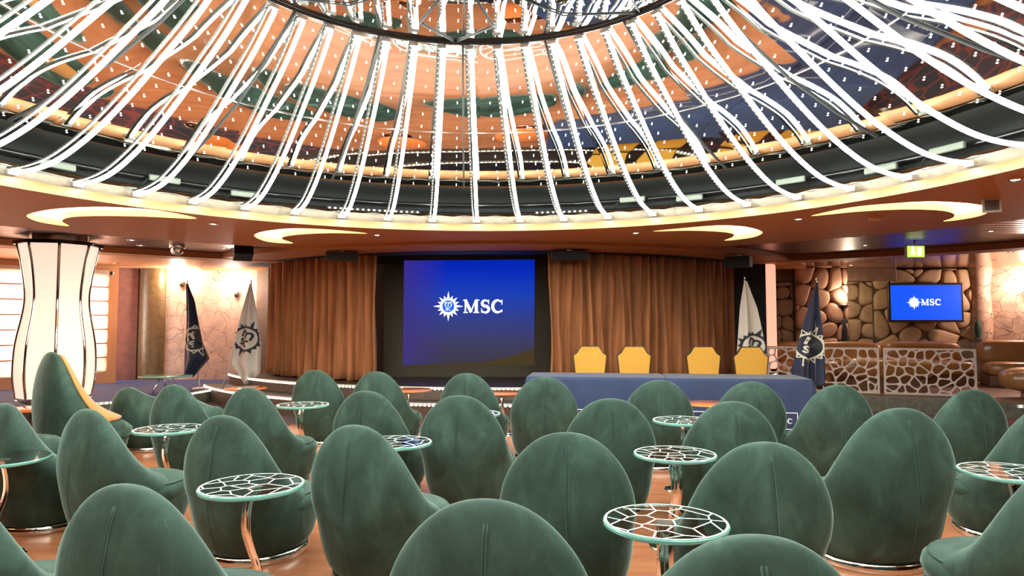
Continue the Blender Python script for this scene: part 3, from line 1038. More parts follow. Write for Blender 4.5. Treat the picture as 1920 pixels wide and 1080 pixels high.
# ring at the crown and the mirrored oculus above it
mb = MB()
mb.lathe([(RR + .03, ZR + .02), (RR + .03, ZR - .03), (RR - .01, ZR - .03), (RR - .01, ZR + .05), (RR + .03, ZR + .05)], 96, (DC[0], DC[1], 0), 0)
oc = MB()
nseg = 14
vs = [(DC[0], DC[1], ZR - .40)]
for r, z in ((.75, ZR - .27), (1.45, ZR - .13), (RR, ZR + .0)):
    for i in range(nseg * 2):
        a = 2 * PI * i / (nseg * 2)
        vs.append((DC[0] + r * math.cos(a), DC[1] + r * math.sin(a), z))
k = nseg * 2
fs = [(0, 1 + (i + 1) % k, 1 + i) for i in range(k)]
for j in range(2):
    fs += [(1 + j * k + i, 1 + j * k + (i + 1) % k, 1 + (j + 1) * k + (i + 1) % k, 1 + (j + 1) * k + i) for i in range(k)]
oc.add(vs, fs, 0, False)
for i in range(nseg):
    a = 2 * PI * i / nseg + .1
    b = a + (.22 if i % 2 else -.22)
    oc.tube([(DC[0] + .05 * math.cos(a), DC[1] + .05 * math.sin(a), ZR - .41), (DC[0] + 1.45 * math.cos(a), DC[1] + 1.45 * math.sin(a), ZR - .14),
             (DC[0] + RR * math.cos(b), DC[1] + RR * math.sin(b), ZR - .005)], .008, 4, 1)
struct(oc.build('ceiling_oculus_mirror', [M['mirror'], M['black']]))
struct(mb.build('trim_2', M['gloss_black']))
# dark service band and crumpled foil strip at the lip
mb = MB()
mb.lathe([(4.52, 2.94), (4.62, 2.95), (4.95, 2.96), (4.98, 3.32), (4.29, 3.305)], 128, (DC[0], DC[1], 0), 0)
struct(mb.build('trim_3', M['dark_void']))
mb = MB()
for i in range(192):
    a = 2 * PI * i / 192; b = 2 * PI * (i + 1) / 192
    g = lambda a, r, z: (DC[0] + r * math.cos(a), DC[1] + r * math.sin(a), z)
    j = .012 * math.sin(i * 2.3); j2 = .012 * math.sin((i + 1) * 2.3)
    mb.add([g(a, 4.60 + j, 2.835), g(b, 4.60 + j2, 2.835), g(b, 4.52 + j2, 2.95 + j2), g(a, 4.52 + j, 2.95 + j)], [(0, 1, 2, 3)], 0, True)
struct(mb.build('trim_4', M['foil']))
# pipes and pale ballasts in the band
for k, (r, z, rad) in enumerate(((4.86, 3.02, .035), (4.88, 3.16, .03))):
    mb = MB().tube([(DC[0] + r * math.cos(2 * PI * i / 96), DC[1] + r * math.sin(2 * PI * i / 96), z) for i in range(97)], rad, 8, cap=False)
    tag(mb.build('service_pipe', M['gloss_black']), ('lower black pipe ringing the dome behind the light tubes', 'upper black pipe ringing the dome behind the light tubes')[k], 'pipe')
ball = None
BL = ['at the far right edge', 'right of the exit sign', 'above the wall television', 'above the stone pier', 'above the right crescent coves', 'above the right curtain end',
      'above the white flag', 'above the navy flag', 'above the lit column', 'at the far left edge']
for i, dg in enumerate((8, 22, 30, 42, 57, 66, 128, 139, 152, 166)):
    a = R(dg)
    loc = (DC[0] + 4.78 * math.cos(a), DC[1] + 4.78 * math.sin(a), 3.10 + .05 * (i % 2))
    if ball is None:
        ball = empty('lamp_ballast', loc, 'pale oblong lamp ballast in the dark dome band ' + BL[i], 'ballast', a, 'ballasts in the dark band round the dome')
        MB().box((0, 0, 0), (.05, .34, .07)).build('ballast_body', M['ballast'], ball, bevel=.015)
        MB().tube([(0, .17, 0), (-.02, .22, -.06), (0, .26, -.12)], .008, 6).build('lead_wire', M['black'], ball)
    else:
        dup(ball, loc, a, 'pale oblong lamp ballast in the dark dome band ' + BL[i])
for dg0, dg1, z, lb in ((101, 116, 3.02, 'black bar of lit dots inside the dome edge above the left stage curtain'),
                        (73, 82, 3.02, 'black bar of lit dots inside the dome edge above the right stage curtain')):
    eb = empty('led_bar', (DC[0], DC[1], 0), lb, 'led strip')
    MB().lathe([(4.74, z - .05), (4.72, z - .05), (4.72, z + .05), (4.74, z + .05)], 10, (0, 0, 0), 0, R(dg0), R(dg1)).build('bar', M['black'], eb)
    mb = MB()
    n = int((dg1 - dg0) / .85)
    for i in range(n):
        a = R(dg0 + (dg1 - dg0) * (i + .5) / n)
        mb.box((4.71 * math.cos(a), 4.71 * math.sin(a), z), (.01, .024, .024), 0, a)
    mb.build('led_row', M['rail_led'], eb)

# the 48 neon tubes
tp = [(4.47, 2.885), (4.22, 2.89), (3.94, 2.94), (3.66, 3.05), (3.38, 3.20), (3.05, 3.42), (2.71, 3.68), (2.38, 3.94), (2.10, 4.21)]
tpts = [(p.x, 0, p.y) for p in catmull([(r, z, 0) for r, z in tp], 4)]
tproto = empty('neon_tube', (DC[0], DC[1], 0), 'white lit neon tube curving down from the crown ring to the dome lip', 'light tube', 0, 'neon tubes fanned around the mirrored dome')
MB().tube(tpts, .020, 8).build('tube', M['tube'], tproto)
rail = MB()
up = [(x + .012, .052, z + .022) for x, _, z in tpts]
n = len(up)
vs = []
for x, y, z in up:
    vs += [(x, y - .012, z), (x, y + .012, z), (x, y + .012, z + .018), (x, y - .012, z + .018)]
fs = []
for i in range(n - 1):
    for kq in range(4):
        fs.append((i * 4 + kq, i * 4 + (kq + 1) % 4, (i + 1) * 4 + (kq + 1) % 4, (i + 1) * 4 + kq))
rail.add(vs, fs, 0, False)
tot = 0
for a, b in zip(up[:-1], up[1:]):
    A = Vector(a); B = Vector(b); L = (B - A).length
    while tot < L:
        p = A + (B - A) * (tot / L)
        rail.box((p.x, p.y, p.z - .003), (.008, .008, .006), 1)
        tot += .055
    tot -= L
rail.build('led_rail', [M['rail'], M['rail_led']], tproto)
MB().box((4.49, .02, 2.88), (.06, .09, .04)).build('foot_clip', M['steel'], tproto)
MB().box((2.09, .02, 4.235), (.04, .08, .03)).build('crown_clip', M['steel'], tproto)
ORD = ['first', 'second', 'third', 'fourth', 'fifth', 'sixth', 'seventh', 'eighth', 'ninth', 'tenth']
ZONES = [(-60, 250, 'above the lit column'), (250, 480, 'above the left flags'), (480, 750, 'above the left stage curtain'),
         (750, 1010, 'above the projection screen'), (1010, 1380, 'above the right stage curtain'), (1380, 1640, 'above the stone pier'), (1640, 1990, 'above the television')]
tubes = []
for i in range(48):
    a = 2 * PI * i / 48 + R(1.4)
    x, y = DC[0] + 4.47 * math.cos(a), DC[1] + 4.47 * math.sin(a)
    px = 960 + 1250 * x / y if y > .8 else None
    zone = next((z for z in ZONES if px is not None and z[0] <= px < z[1]), None)
    tubes.append((a, px, zone))
cnt = {}
for a, px, zone in sorted(tubes, key=lambda t: t[1] if t[1] is not None else 1e9):
    if zone:
        k = cnt.get(zone, 0); cnt[zone] = k + 1
        lb = 'neon tube ending on the dome lip %s, %s from left' % (zone[2], ORD[k])
    else:
        lb = 'white lit neon tube on the near side of the dome, its foot outside the picture'
    if tproto.get('used'):
        dup(tproto, tproto.location, a, lb)
    else:
        tproto['used'] = 1
        tproto['label'] = lb
        tproto.rotation_euler = (0, 0, a)

# ============================================================ CEILING FIXTURES
def make_downlight(loc, label, energy=25, first=[None]):
    if first[0] is None:
        e = empty('downlight', loc, label, 'ceiling light')
        MB().lathe([(.035, 0), (.055, -.008), (.062, 0)], 20).build('bezel', M['chrome'], e)
        MB().lathe([(.0, -.001), (.036, -.001)], 16).build('lamp_face', M['downlight'], e)
        first[0] = e
    else:
        e = dup(first[0], loc, 0, label)
    if energy:
        lamp('downlight_beam', 'SPOT', (loc[0], loc[1], loc[2] - .02), energy, (1, .85, .66), .03, (0, 0, 0), 100, .8)
    return e

for loc, lb, en in [
    ((-3.73, 8.27, ZC), 'ceiling downlight between the two left crescent coves', 25),
    ((-1.90, 9.33, ZC), 'ceiling downlight right of the tail of the second left crescent cove', 25),
    ((1.70, 9.11, ZC), 'ceiling downlight above the right stage curtain, left of the crescent cove', 25),
    ((3.41, 7.88, ZC), 'ceiling downlight between the two right crescent coves', 25),
    ((4.34, 5.69, ZC), 'ceiling downlight at the right picture edge above the small vent', 0),
    ((-5.85, 10.2, 2.789), 'nearer downlight in the dark slatted ceiling beside the lit column', 30),
    ((-6.1, 10.9, 2.789), 'farther downlight in the dark slatted ceiling beside the lit column', 30),
    ((-4.9, 11.3, 2.789), 'downlight in the dark ceiling left of the stage soffit', 0),
    ((4.82, 10.0, 2.789), 'first downlight in the dark ceiling right of the stage', 30),
    ((5.8, 10.9, 2.789), 'second downlight in the dark ceiling, left of the exit sign', 30),
    ((6.65, 9.2, 2.789), 'downlight in the dark ceiling right of the exit sign', 30),
    ((6.46, 12.68, 2.739), 'downlight in the copper ceiling above the flag pole tip', 30),
    ((7.54, 12.30, 2.739), 'downlight in the copper ceiling below the exit sign', 30),
    ((7.25, 14.2, 2.739), 'small downlight above the stone pier', 20),
    ((8.60, 11.45, 2.739), 'downlight in the copper ceiling right of the television', 25),
    ((-8.10, 13.6, 2.739), 'downlight in the peach ceiling above the right blind', 20),
    ((9.3, 12.8, 2.739), 'small dark downlight in the copper ceiling near the cave wall', 0)]:
    make_downlight(loc, lb, en)

mb = MB().lathe([(.0, -.035), (.05, -.034), (.085, -.022), (.09, 0)], 28)
tag(mb.build('smoke_detector', M['peach_ceiling'], loc=(4.27, 7.76, ZC)), 'round orange smoke detector on the ceiling soffit under the right crescent cove', 'smoke detector')
mb = MB().box((0, 0, -.07), (.16, .02, .14)); mb.box((0, -.012, -.07), (.12, .006, .10), 1)
tag(mb.build('hanging_vent_box', [M['white_plastic'], M['riser']], loc=(4.75, 6.55, ZC), rot=(0, 0, R(-25)), bevel=.004), 'small grey square plate hanging from the soffit at right', 'vent')
es = empty('exit_sign', (6.25, 10.3, 2.79), 'lit green and yellow exit sign hanging from the dark ceiling', 'sign')
MB().tube([(0, 0, 0), (0, 0, -.06)], .012, 6).build('stem', M['steel'], es)
MB().box((0, .0, -.17), (.30, .05, .20)).build('sign_box', M['white_plastic'], es, bevel=.006)
mb = MB().box((0, -.028, -.17), (.26, .006, .17)); mb.build('sign_face', M['green_sign'], es)
mb = MB()
mb.box((-.05, -.033, -.15), (.035, .003, .07)); mb.box((-.05, -.033, -.10), (.025, .003, .025)); mb.box((.05, -.033, -.17), (.06, .003, .12))
mb.box((-.07, -.033, -.20), (.02, .003, .05), 0, 0); mb.box((-.03, -.033, -.20), (.02, .003, .05)); mb.build('pictogram', M['white_img'], es)
# camera dome and bullet camera
cdm = empty('camera_dome', (-5.5, 10.9, 2.79), 'chrome camera dome on the dark ceiling left of the stage', 'camera')
MB().lathe([(.12, 0), (.12, -.04), (.10, -.05)], 28).build('mount', M['chrome'], cdm)
MB().lathe([(.1, -.05), (.095, -.10), (.07, -.14), (.035, -.16), (0.001, -.165)], 28).build('dome_cover', M['chrome'], cdm)
sc_ = empty('security_camera', (-8.55, 14.25, 2.735), 'small white security camera under the ceiling above the plum wall panel', 'camera')
MB().tube([(0, 0, 0), (0, 0, -.1)], .02, 8).build('bracket', M['white_plastic'], sc_)
MB().tube([(0, .08, -.14), (.03, -.12, -.17)], .05, 14).build('camera_body', M['white_plastic'], sc_)
MB().tube([(.03, -.121, -.17), (.033, -.135, -.172)], .034, 14).build('lens', M['gloss_black'], sc_)

# stage speakers
def speaker_box(loc, size, rz, tilt, label):
    e = empty('stage_speaker', loc, label, 'speaker', rz)
    sx, sy, sz = size
    b = MB().box((0, 0, -sz / 2 - .03), size); o = b.build('cabinet', M['speaker'], e, bevel=.015)
    g = MB().box((0, -sy / 2 - .006, -sz / 2 - .03), (sx * .9, .01, sz * .85)); g2 = g.build('grille', M['black'], e)
    MB().box((0, 0, -.015), (.08, .08, .05)).build('bracket', M['steel'], e)
    for q in (o, g2):
        q.rotation_euler = (tilt, 0, 0)
speaker_box((-4.50, 11.1, 2.79), (.30, .26, .18), R(28), R(-22), 'black wedge speaker hanging under the stage soffit at its left end')
speaker_box((-2.80, 10.95, 2.70), (.52, .3, .13), R(12), 0, 'black flat speaker hanging above the left stage curtain')
speaker_box((.93, 10.75, 2.70), (.60, .3, .14), R(-5), 0, 'black flat speaker hanging above the right stage curtain')
speaker_box((3.92, 11.5, 2.69), (.42, .3, .18), R(-30), 0, 'black speaker hanging above the dark pillar right of the stage')

# ============================================================ GLOWING COLUMN
col = empty('illuminated_column', (-6.82, 10.0, 0), 'hourglass column of glowing pink glass panels with chrome mullions', 'column', R(34.2), None, (.92, .92, 1.0))
cp = [(r_, .42 + (z_ - .10) * .94) for r_, z_ in [(.50, .10), (.54, .35), (.55, .60), (.53, .95), (.46, 1.35), (.43, 1.6), (.44, 1.85), (.49, 2.2), (.56, 2.5)]]
cps = [(p.x, p.y) for p in catmull([(r, z, 0) for r, z in cp], 3)]
for k in range(8):
    a0 = 2 * PI * k / 8; a1 = 2 * PI * (k + 1) / 8
    vs = []
    for r, z in cps:
        for a in (a0 + .035, a1 - .035):
            rr_ = r * .985
            vs.append((rr_ * math.cos(a), rr_ * math.sin(a), z))
    MB().add(vs, [(2 * j, 2 * j + 1, 2 * j + 3, 2 * j + 2) for j in range(len(cps) - 1)], 0, True).build('glass_panel', M['column'], col)
    MB().tube([(r * 1.0 * math.cos(a0), r * 1.0 * math.sin(a0), z) for r, z in cps], .024, 8).build('mullion', M['chrome'], col)
MB().lathe([(.50, 0), (.54, 0), (.54, .05), (.44, .10), (.42, .34), (.52, .40), (.52, .43), (.4, .44)], 8, smooth=False).build('base_collar', M['chrome'], col)
MB().lathe([(.55, 2.665), (.62, 2.665), (.62, 2.715), (.5, 2.73), (.2, 2.73)], 8, smooth=False).build('top_collar', M['gloss_black'], col)
MB().lathe([(.42, 2.73), (.42, 2.80)], 20).build('neck', M['chrome'], col)
MB().lathe([(.36, .43), (.36, 2.66)], 8).build('core', M['column'], col)

# ============================================================ FLAGS
def make_flag(loc, tip_z, foot, left, right, navy, label, emb, rot, lean=(0, 0), zbase=.25, seed=0, bottom=None):
    """left/right: (z, x) outline in metres relative to loc; emb = (x, z, r)"""
    e = empty('flag_on_pole', loc, label, 'flag')
    rnd = random.Random(seed)
    MB().tube([(foot[0], foot[1], 0), (lean[0], lean[1], tip_z)], .013, 10).build('pole', M['white_plastic'] if not navy else M['steel'], e)
    MB().lathe([(0.001, .0), (.014, .015), (.012, .04), (.0011, .07)], 12, (lean[0], lean[1], tip_z)).build('finial', M['chrome'], e)
    MB().lathe([(.001, .035), (.02, .03), (.05, .02), (.13, .012), (.135, 0)], 24, (foot[0], foot[1], 0)).build('foot', M['steel'], e)
    def interp(T, z):
        for (z0, x0), (z1, x1) in zip(T[:-1], T[1:]):
            if z1 <= z <= z0:
                return x0 + (x1 - x0) * (z0 - z) / (z0 - z1 or 1)
        return T[-1][1]
    zt = left[0][0]; zb = min(left[-1][0], right[-1][0])
    ph = rnd.uniform(0, 6)
    def surf(x, z, off=0.0):
        l = interp(left, z); r = interp(right, z)
        x = min(max(x, l), r)
        wdt = max(r - l, .01)
        u = (x - l) / wdt
        dep = (.035 + .03 * (zt - z)) * math.sin(u * 9 + ph + (zt - z) * .5) * min(1, wdt * 4) - .04
        return (x, dep - off, z)
    rows, nx = 40, 28
    vs = []
    for j in range(rows + 1):
        z = zt + (zb - zt) * j / rows
        l = interp(left, z); r = interp(right, z)
        for i in range(nx + 1):
            x = l + (r - l) * i / nx
            zz = z
            vs.append(surf(x, zz))
    kk = nx + 1
    mb = MB().add(vs, [(j * kk + i, (j + 1) * kk + i, (j + 1) * kk + i + 1, j * kk + i + 1) for j in range(rows) for i in range(nx)])
    o = mb.build('flag_cloth', M['flag_navy'] if navy else M['flag_white'], e)
    s = o.modifiers.new('thick', 'SOLIDIFY'); s.thickness = .006
    mk = MB()
    ex, ez, er = emb
    fn = lambda x, z: surf(x, z, .012)
    fn2 = lambda x, z: surf(x, z, .016)
    if navy:
        emblem(mk, ex, ez, er, fn, 0, 0, 1, True, rot, rat=(.56, .64))
    else:
        emblem(mk, ex, ez, er, fn, 1, 1, None, False, rot, rat=(.56, .66))
    mk.build('sun_emblem', [M['mark_white'], M['mark_black']], o)
    return e

make_flag((-6.05, 13.0, .25), 2.05, (0, 0), [(2.03, -.30), (1.32, -.29), (.8, -.32), (.22, -.34)],
          [(2.03, -.27), (1.7, -.12), (.9, .07), (.58, .22), (.22, -.08)], True,
          'navy flag with white sun emblem at the far left, standing on the blue carpet', (-.10, .95, .36), R(25), (-.29, 0), seed=1)
make_flag((-5.25, 12.6, .25), 2.02, (-.2, 0), [(2.0, .30), (1.4, .15), (.52, -.02), (.11, .24)],
          [(2.0, .33), (1.4, .44), (.85, .52), (.33, .52), (.11, .26)], False,
          'white flag with black sun emblem left of the stage, pole leaning', (.25, .97, .36), R(-25), (.31, 0), seed=2)
make_flag((3.95, 10.9, 0), 2.22, (0, .05), [(2.2, -.16), (1.8, -.22), (1.05, -.28), (.9, -.28), (.5, -.2)],
          [(2.2, -.12), (1.75, .03), (1.0, .17), (.9, .18), (.5, .1)], False,
          'white flag with black sun emblem standing behind the rightmost yellow chair', (-.04, 1.14, .31), R(-25), (-.14, 0), seed=3)
make_flag((4.45, 9.9, 0), 2.14, (.0, .0), [(2.12, .06), (1.56, -.12), (.84, -.31), (.60, -.30)],
          [(2.12, .08), (1.7, .09), (1.2, .12), (.7, .13), (.60, .10)], True,
          'navy flag with white sun emblem beside the right end of the blue table', (-.07, 1.17, .31), R(-25), (.08, 0), seed=4)

# ============================================================ CONFERENCE TABLE
def cloth_table(x0, x1, yf0, yf1, dep, label, sign, tl):
    """x0..x1 along the front; yf0, yf1 front y at either end"""
    ang = math.atan2(yf1 - yf0, x1 - x0); L = math.hypot(x1 - x0, yf1 - yf0)
    t = empty('folding_table', (x0, yf0, 0), tl, 'table', ang)
    H = .80
    MB().box((L / 2, dep / 2, H - .015), (L - .03, dep - .03, .03)).build('tabletop', M['white_plastic'], t)
    for a in (.12, L - .12):
        for b in (.1, dep - .1):
            MB().tube([(a, b, 0), (a, b, H - .03)], .016, 8).build('leg', M['steel'], t)
    c = empty('tablecloth', (x0, yf0, 0), label, 'tablecloth', ang)
    # perimeter with folds
    per = []
    n = 60
    for i in range(n): per.append((L * i / n, 0, i / n))
    for i in range(16): per.append((L, dep * i / 16, i / 16))
    for i in range(n): per.append((L - L * i / n, dep, i / n))
    for i in range(16): per.append((0, dep - dep * i / 16, i / 16))
    rows = [(H + .004, -.004, 0), (H - .01, .004, 0), (H - .05, .010, 0.2), (H * .7, .016, .5), (H * .35, .025, .8), (.012, .035, 1)]
    vs = []
    cx, cy = L / 2, dep / 2
    for z, out, amp in rows:
        for i, (x, y, u) in enumerate(per):
            nx_ = -1 if x < 1e-6 else (1 if x > L - 1e-6 else 0); ny_ = -1 if y < 1e-6 else (1 if y > dep - 1e-6 else 0)
            wv = .012 * math.sin(i * .55) + .009 * math.sin(i * .23 + 1)
            corner = 1.8 if (nx_ and ny_) else 1
            o = (out + amp * wv) * corner
            vs.append((x + nx_ * o, y + ny_ * o, z))
    k = len(per)
    fs = [(j * k + i, (j + 1) * k + i, (j + 1) * k + (i + 1) % k, j * k + (i + 1) % k) for j in range(len(rows) - 1) for i in range(k)]
    mb = MB().add(vs, fs, 0, True)
    mb.f.append(list(range(k))); mb.m.append(0); mb.s.append(False)
    mb.build('cloth', M['cloth'], c, recalc=True)
    # printed frame with sun and MSC
    sx0, sx1, logo_left = sign
    pm = MB()
    f = lambda x, z: (x, -.052 - .02 * (1 - z / H), z)
    z0, z1 = .18, .385
    for a, b, cc, d in ((sx0, z0, sx1, z0), (sx0, z1, sx1, z1)):
        ribbon(pm, [(a + (cc - a) * i / 10, b) for i in range(11)], .010, f, 0)
    for a in (sx0, sx1):
        ribbon(pm, [(a, z0), (a, z1)], .010, f, 0)
    if logo_left:
        emblem(pm, sx0 + .10, .283, .055, f, 0, 1, 1)
        word(pm, 'MSC', sx0 + .18, .25, .065, f, 0)
    else:
        wx = word(pm, 'MSC', sx1 - .26, .25, .065, f, 0)
        emblem(pm, sx1 - .34, .283, .055, f, 0, 1, 1)
    pm.build('printed_sign', [M['cloth_white'], M['cloth']], c)
    return c

cloth_table(.20, 2.00, 8.95, 8.72, .76, 'navy blue cloth on the left half of the conference table', (.63, 1.75, True), 'folding table under the left navy cloth')
cloth_table(2.03, 3.80, 8.715, 8.49, .76, 'navy blue cloth on the right half of the conference table', (.22, 1.58, False), 'folding table under the right navy cloth')

# yellow banquet chairs
def banquet_proto(loc, rz, label, grp):
    e = empty('banquet_chair', loc, label, 'chair', rz, grp)
    Hc = 1.17
    out = [(-.205, .62), (-.215, .75), (-.245, 1.02), (-.19, 1.06), (-.155, 1.12), (-.13, 1.155), (.13, 1.155), (.155, 1.12), (.19, 1.06), (.245, 1.02), (.215, .75), (.205, .62)]
    def extr(P, y0, y1, mi=0):
        m_ = MB()
        m_.poly(P, lambda x, z: (x, y0, z), 0)
        m_.poly(P, lambda x, z: (x, y1, z), 0, (), True)
        n = len(P)
        m_.add([(x, y0, z) for x, z in P] + [(x, y1, z) for x, z in P], [(i, n + i, n + (i + 1) % n, (i + 1) % n) for i in range(n)], 0, False)
        return m_
    cx, cz = 0, .9
    big = [(x * 1.075, cz + (z - cz) * 1.06) for x, z in out]
    extr(out, .175, .235).build('backrest', M['yellow'], e, bevel=.012, recalc=True)
    extr(big, .19, .222).build('back_frame', M['bronze'], e, bevel=.006, recalc=True)
    MB().box((0, -.02, .50), (.46, .44, .07)).build('seat', M['yellow'], e, bevel=.025)
    MB().box((0, -.02, .455), (.44, .42, .02)).build('seat_frame', M['bronze'], e)
    for sx in (-1, 1):
        MB().tube([(sx * .21, -.22, .45), (sx * .22, -.25, 0)], .013, 8).build('leg', M['bronze'], e)
        MB().tube([(sx * .21, .2, .70), (sx * .21, .18, .45), (sx * .22, .26, 0)], .013, 8).build('leg', M['bronze'], e)
    return e
G = 'yellow banquet chairs behind the navy table'
bc = banquet_proto((1.18, 9.95, 0), R(180 + 180), 'leftmost yellow banquet chair behind the navy table', G)
for (x, y), lb in (((1.84, 9.90), 'second yellow banquet chair from the left behind the navy table'),
                   ((2.85, 9.78), 'third yellow banquet chair from the left behind the navy table'),
                   ((3.50, 9.62), 'rightmost yellow banquet chair, in front of the white flag')):
    dup(bc, (x, y, 0), 0, lb)

# ============================================================ EGG CHAIRS
def interp_list(T, z):
    P = T
    for (z0, v0), (z1, v1) in zip(P[:-1], P[1:]):
        if z0 <= z <= z1:
            t = (z - z0) / (z1 - z0)
            return v0 + (v1 - v0) * t
    return P[-1][1]
EGG = [  # z, half width, back y, front y
    (.055, .300, -.300, .300), (.10, .330, -.335, .335), (.17, .352, -.362, .362), (.25, .368, -.385, .380),
    (.32, .374, -.400, .375), (.37, .376, -.408, .330), (.41, .376, -.412, .245), (.45, .376, -.415, .150),
    (.50, .375, -.415, .060), (.56, .370, -.413, -.015), (.63, .358, -.406, -.075), (.70, .336, -.397, -.125),
    (.77, .303, -.385, -.165), (.83, .262, -.372, -.197), (.88, .217, -.358, -.222), (.92, .168, -.344, -.243),
    (.945, .122, -.332, -.258), (.960, .078, -.320, -.270), (.967, .035, -.306, -.283)]
def egg_y(x, z, off=0):
    """y of the outer back surface at x, z"""
    a = interp_list([(q[0], q[1]) for q in EGG], z); b = interp_list([(q[0], q[2]) for q in EGG], z); f = interp_list([(q[0], q[3]) for q in EGG], z)
    yc = (b + f) / 2; h = (f - b) / 2
    t = min(abs(x) / a, .999)
    return yc - h * (1 - t ** 2.3) ** (1 / 2.3) - off
def egg_mesh(scale_z=1.0, top_only=None):
    mb = MB()
    n = 40; vs = []
    rows = catmull([Vector(q[:3]) for q in EGG], 2); rowf = catmull([Vector((q[0], q[3], 0)) for q in EGG], 2)
    R_ = [(r.x, r.y, r.z, f.y) for r, f in zip(rows, rowf)]
    for z, a, b, f in R_:
        yc = (b + f) / 2; h = (f - b) / 2
        for i in range(n):
            t = 2 * PI * i / n
            c, s = math.cos(t), math.sin(t)
            e = 2 / 2.3
            vs.append((a * math.copysign(abs(c) ** e, c), yc + h * math.copysign(abs(s) ** e, s), z))
    fs = [(j * n + i, j * n + (i + 1) % n, (j + 1) * n + (i + 1) % n, (j + 1) * n + i) for j in range(len(R_) - 1) for i in range(n)]
    mb.add(vs, fs, 0, True)
    mb.f.append(list(range(n))[::-1]); mb.m.append(0); mb.s.append(False)
    k = (len(R_) - 1) * n
    mb.f.append([k + i for i in range(n)]); mb.m.append(0); mb.s.append(True)
    return mb
def make_egg(loc, rz, label, group):
    e = empty('egg_chair', loc, label, 'chair', rz, group)
    egg_mesh().build('shell', M['velvet'], e)
    # seat cushion with rounded edge
    prof = [(0.001, .452), (.15, .450), (.26, .440), (.335, .420), (.375, .385), (.385, .345), (.372, .305), (.34, .28), (.2, .27)]
    s = MB().lathe(prof, 40, (0, .035, 0)).build('seat_cushion', M['velvet'], e)
    s.scale = (1.0, .97, 1)
    MB().tube([(.352 * math.cos(2 * PI * i / 40), .035 + .34 * math.sin(2 * PI * i / 40), .412) for i in range(41)], .005, 5, cap=False).build('seat_piping', M['piping'], s)
    # centre dart with raised piping either side and side seams
    zs = [.90 - .82 * i / 24 for i in range(25)]
    MB().tube([(0, egg_y(0, z, .0005), z) for z in zs], .0045, 6).build('centre_seam', M['piping'], e)
    MB().tube([(.012, egg_y(.012, z, .001), z) for z in zs[:14]], .004, 6).build('dart_piping', M['velvet'], e)
    for sx in (-1, 1):
        pts = []
        for i in range(20):
            z = .865 - .77 * i / 19
            a = interp_list([(q[0], q[1]) for q in EGG], z)
            x = sx * min(.235, a * .9)
            pts.append((x, egg_y(x, z, -.001), z))
        MB().tube(pts, .0028, 5).build('side_seam', M['velvet'], e)
    MB().lathe([(.25, 0), (.325, 0), (.33, .01), (.33, .05), (.315, .06), (.25, .06)], 48).build('base_ring', M['chrome'], e)
    return e

CH = [
 (-1.22, 2.58, 20, 'large green velvet egg chair at the bottom left, dart seam in its back'),
 (-0.04, 2.40, 8, 'large green velvet egg chair cut off at the bottom centre'),
 (0.63, 2.05, 0, 'green velvet egg chair of which only the crown shows at the bottom right of centre'),
 (-2.02, 2.68, 12, 'green velvet egg chair cut off by the bottom left corner of the picture'),
 (2.24, 3.00, -8, 'green velvet egg chair cut off by the bottom right corner of the picture'),
 (0.30, 3.68, 5, 'green egg chair left of the nearest etched glass table'),
 (1.15, 3.41, -4, 'green egg chair right behind the nearest etched glass table'),
 (2.40, 4.58, -12, 'green egg chair at right whose metal base ring shows on the orange floor'),
 (-0.71, 3.89, 28, 'green egg chair right of the etched glass table with S-shaped leg, seat pad visible'),
 (-0.33, 5.39, 14, 'green egg chair in the middle of the picture, right of a half hidden glass table'),
 (-1.60, 4.27, 25, 'green egg chair just behind the left etched glass table'),
 (-2.57, 4.55, 32, 'green velvet egg chair facing right, directly right of the plain glass table'),
 (-3.32, 4.85, 35, 'green egg chair at the left picture edge behind the plain glass table'),
 (-2.88, 6.24, 28, 'green egg chair behind the left mid-row glass table'),
 (-2.12, 5.99, 28, 'green egg chair in front of the white flag pole'),
 (-2.21, 8.12, 20, 'green egg chair in front of the left stage curtain, leftmost of the far row'),
 (-1.43, 7.87, 22, 'green egg chair in front of the right edge of the left stage curtain'),
 (-1.08, 5.72, 22, 'green egg chair directly left of the half hidden glass table, under the screen corner'),
 (-0.40, 7.63, 20, 'green egg chair in the far row in front of the middle of the screen'),
 (0.34, 7.14, 2, 'green egg chair in the far row at the left end of the navy table'),
 (0.71, 5.19, -2, 'green egg chair hiding the left printed sign of the navy table'),
 (1.42, 6.76, 0, 'green egg chair in the far row before the middle of the navy table'),
 (1.54, 5.02, -3, 'green egg chair right of the two small etched glass tables'),
 (2.25, 6.59, 0, 'green egg chair in the far row covering the right printed sign of the navy table'),
 (2.89, 6.27, -5, 'green egg chair in the far row under the navy flag'),
 (3.77, 5.84, -10, 'green egg chair in the far row under the lattice railing end'),
 (3.35, 4.60, -15, 'green egg chair at the right picture edge behind the small glass table')]
proto = None
GE = 'green velvet egg chairs facing the stage'
ES = (1.0, 1.0, .963)
for x, y, a, lb in CH:
    x, y = x * 1.063, y * 1.063
    if proto is None:
        proto = make_egg((x, y, 0), R(-a), lb, GE)
        proto.scale = ES
    elif 'metal base ring' in lb:
        dup(proto, (2.32, 4.43, 0), R(-a), lb, None, (1.12, 1.04, 1.03))
    else:
        dup(proto, (x, y, 0), R(-a), lb)

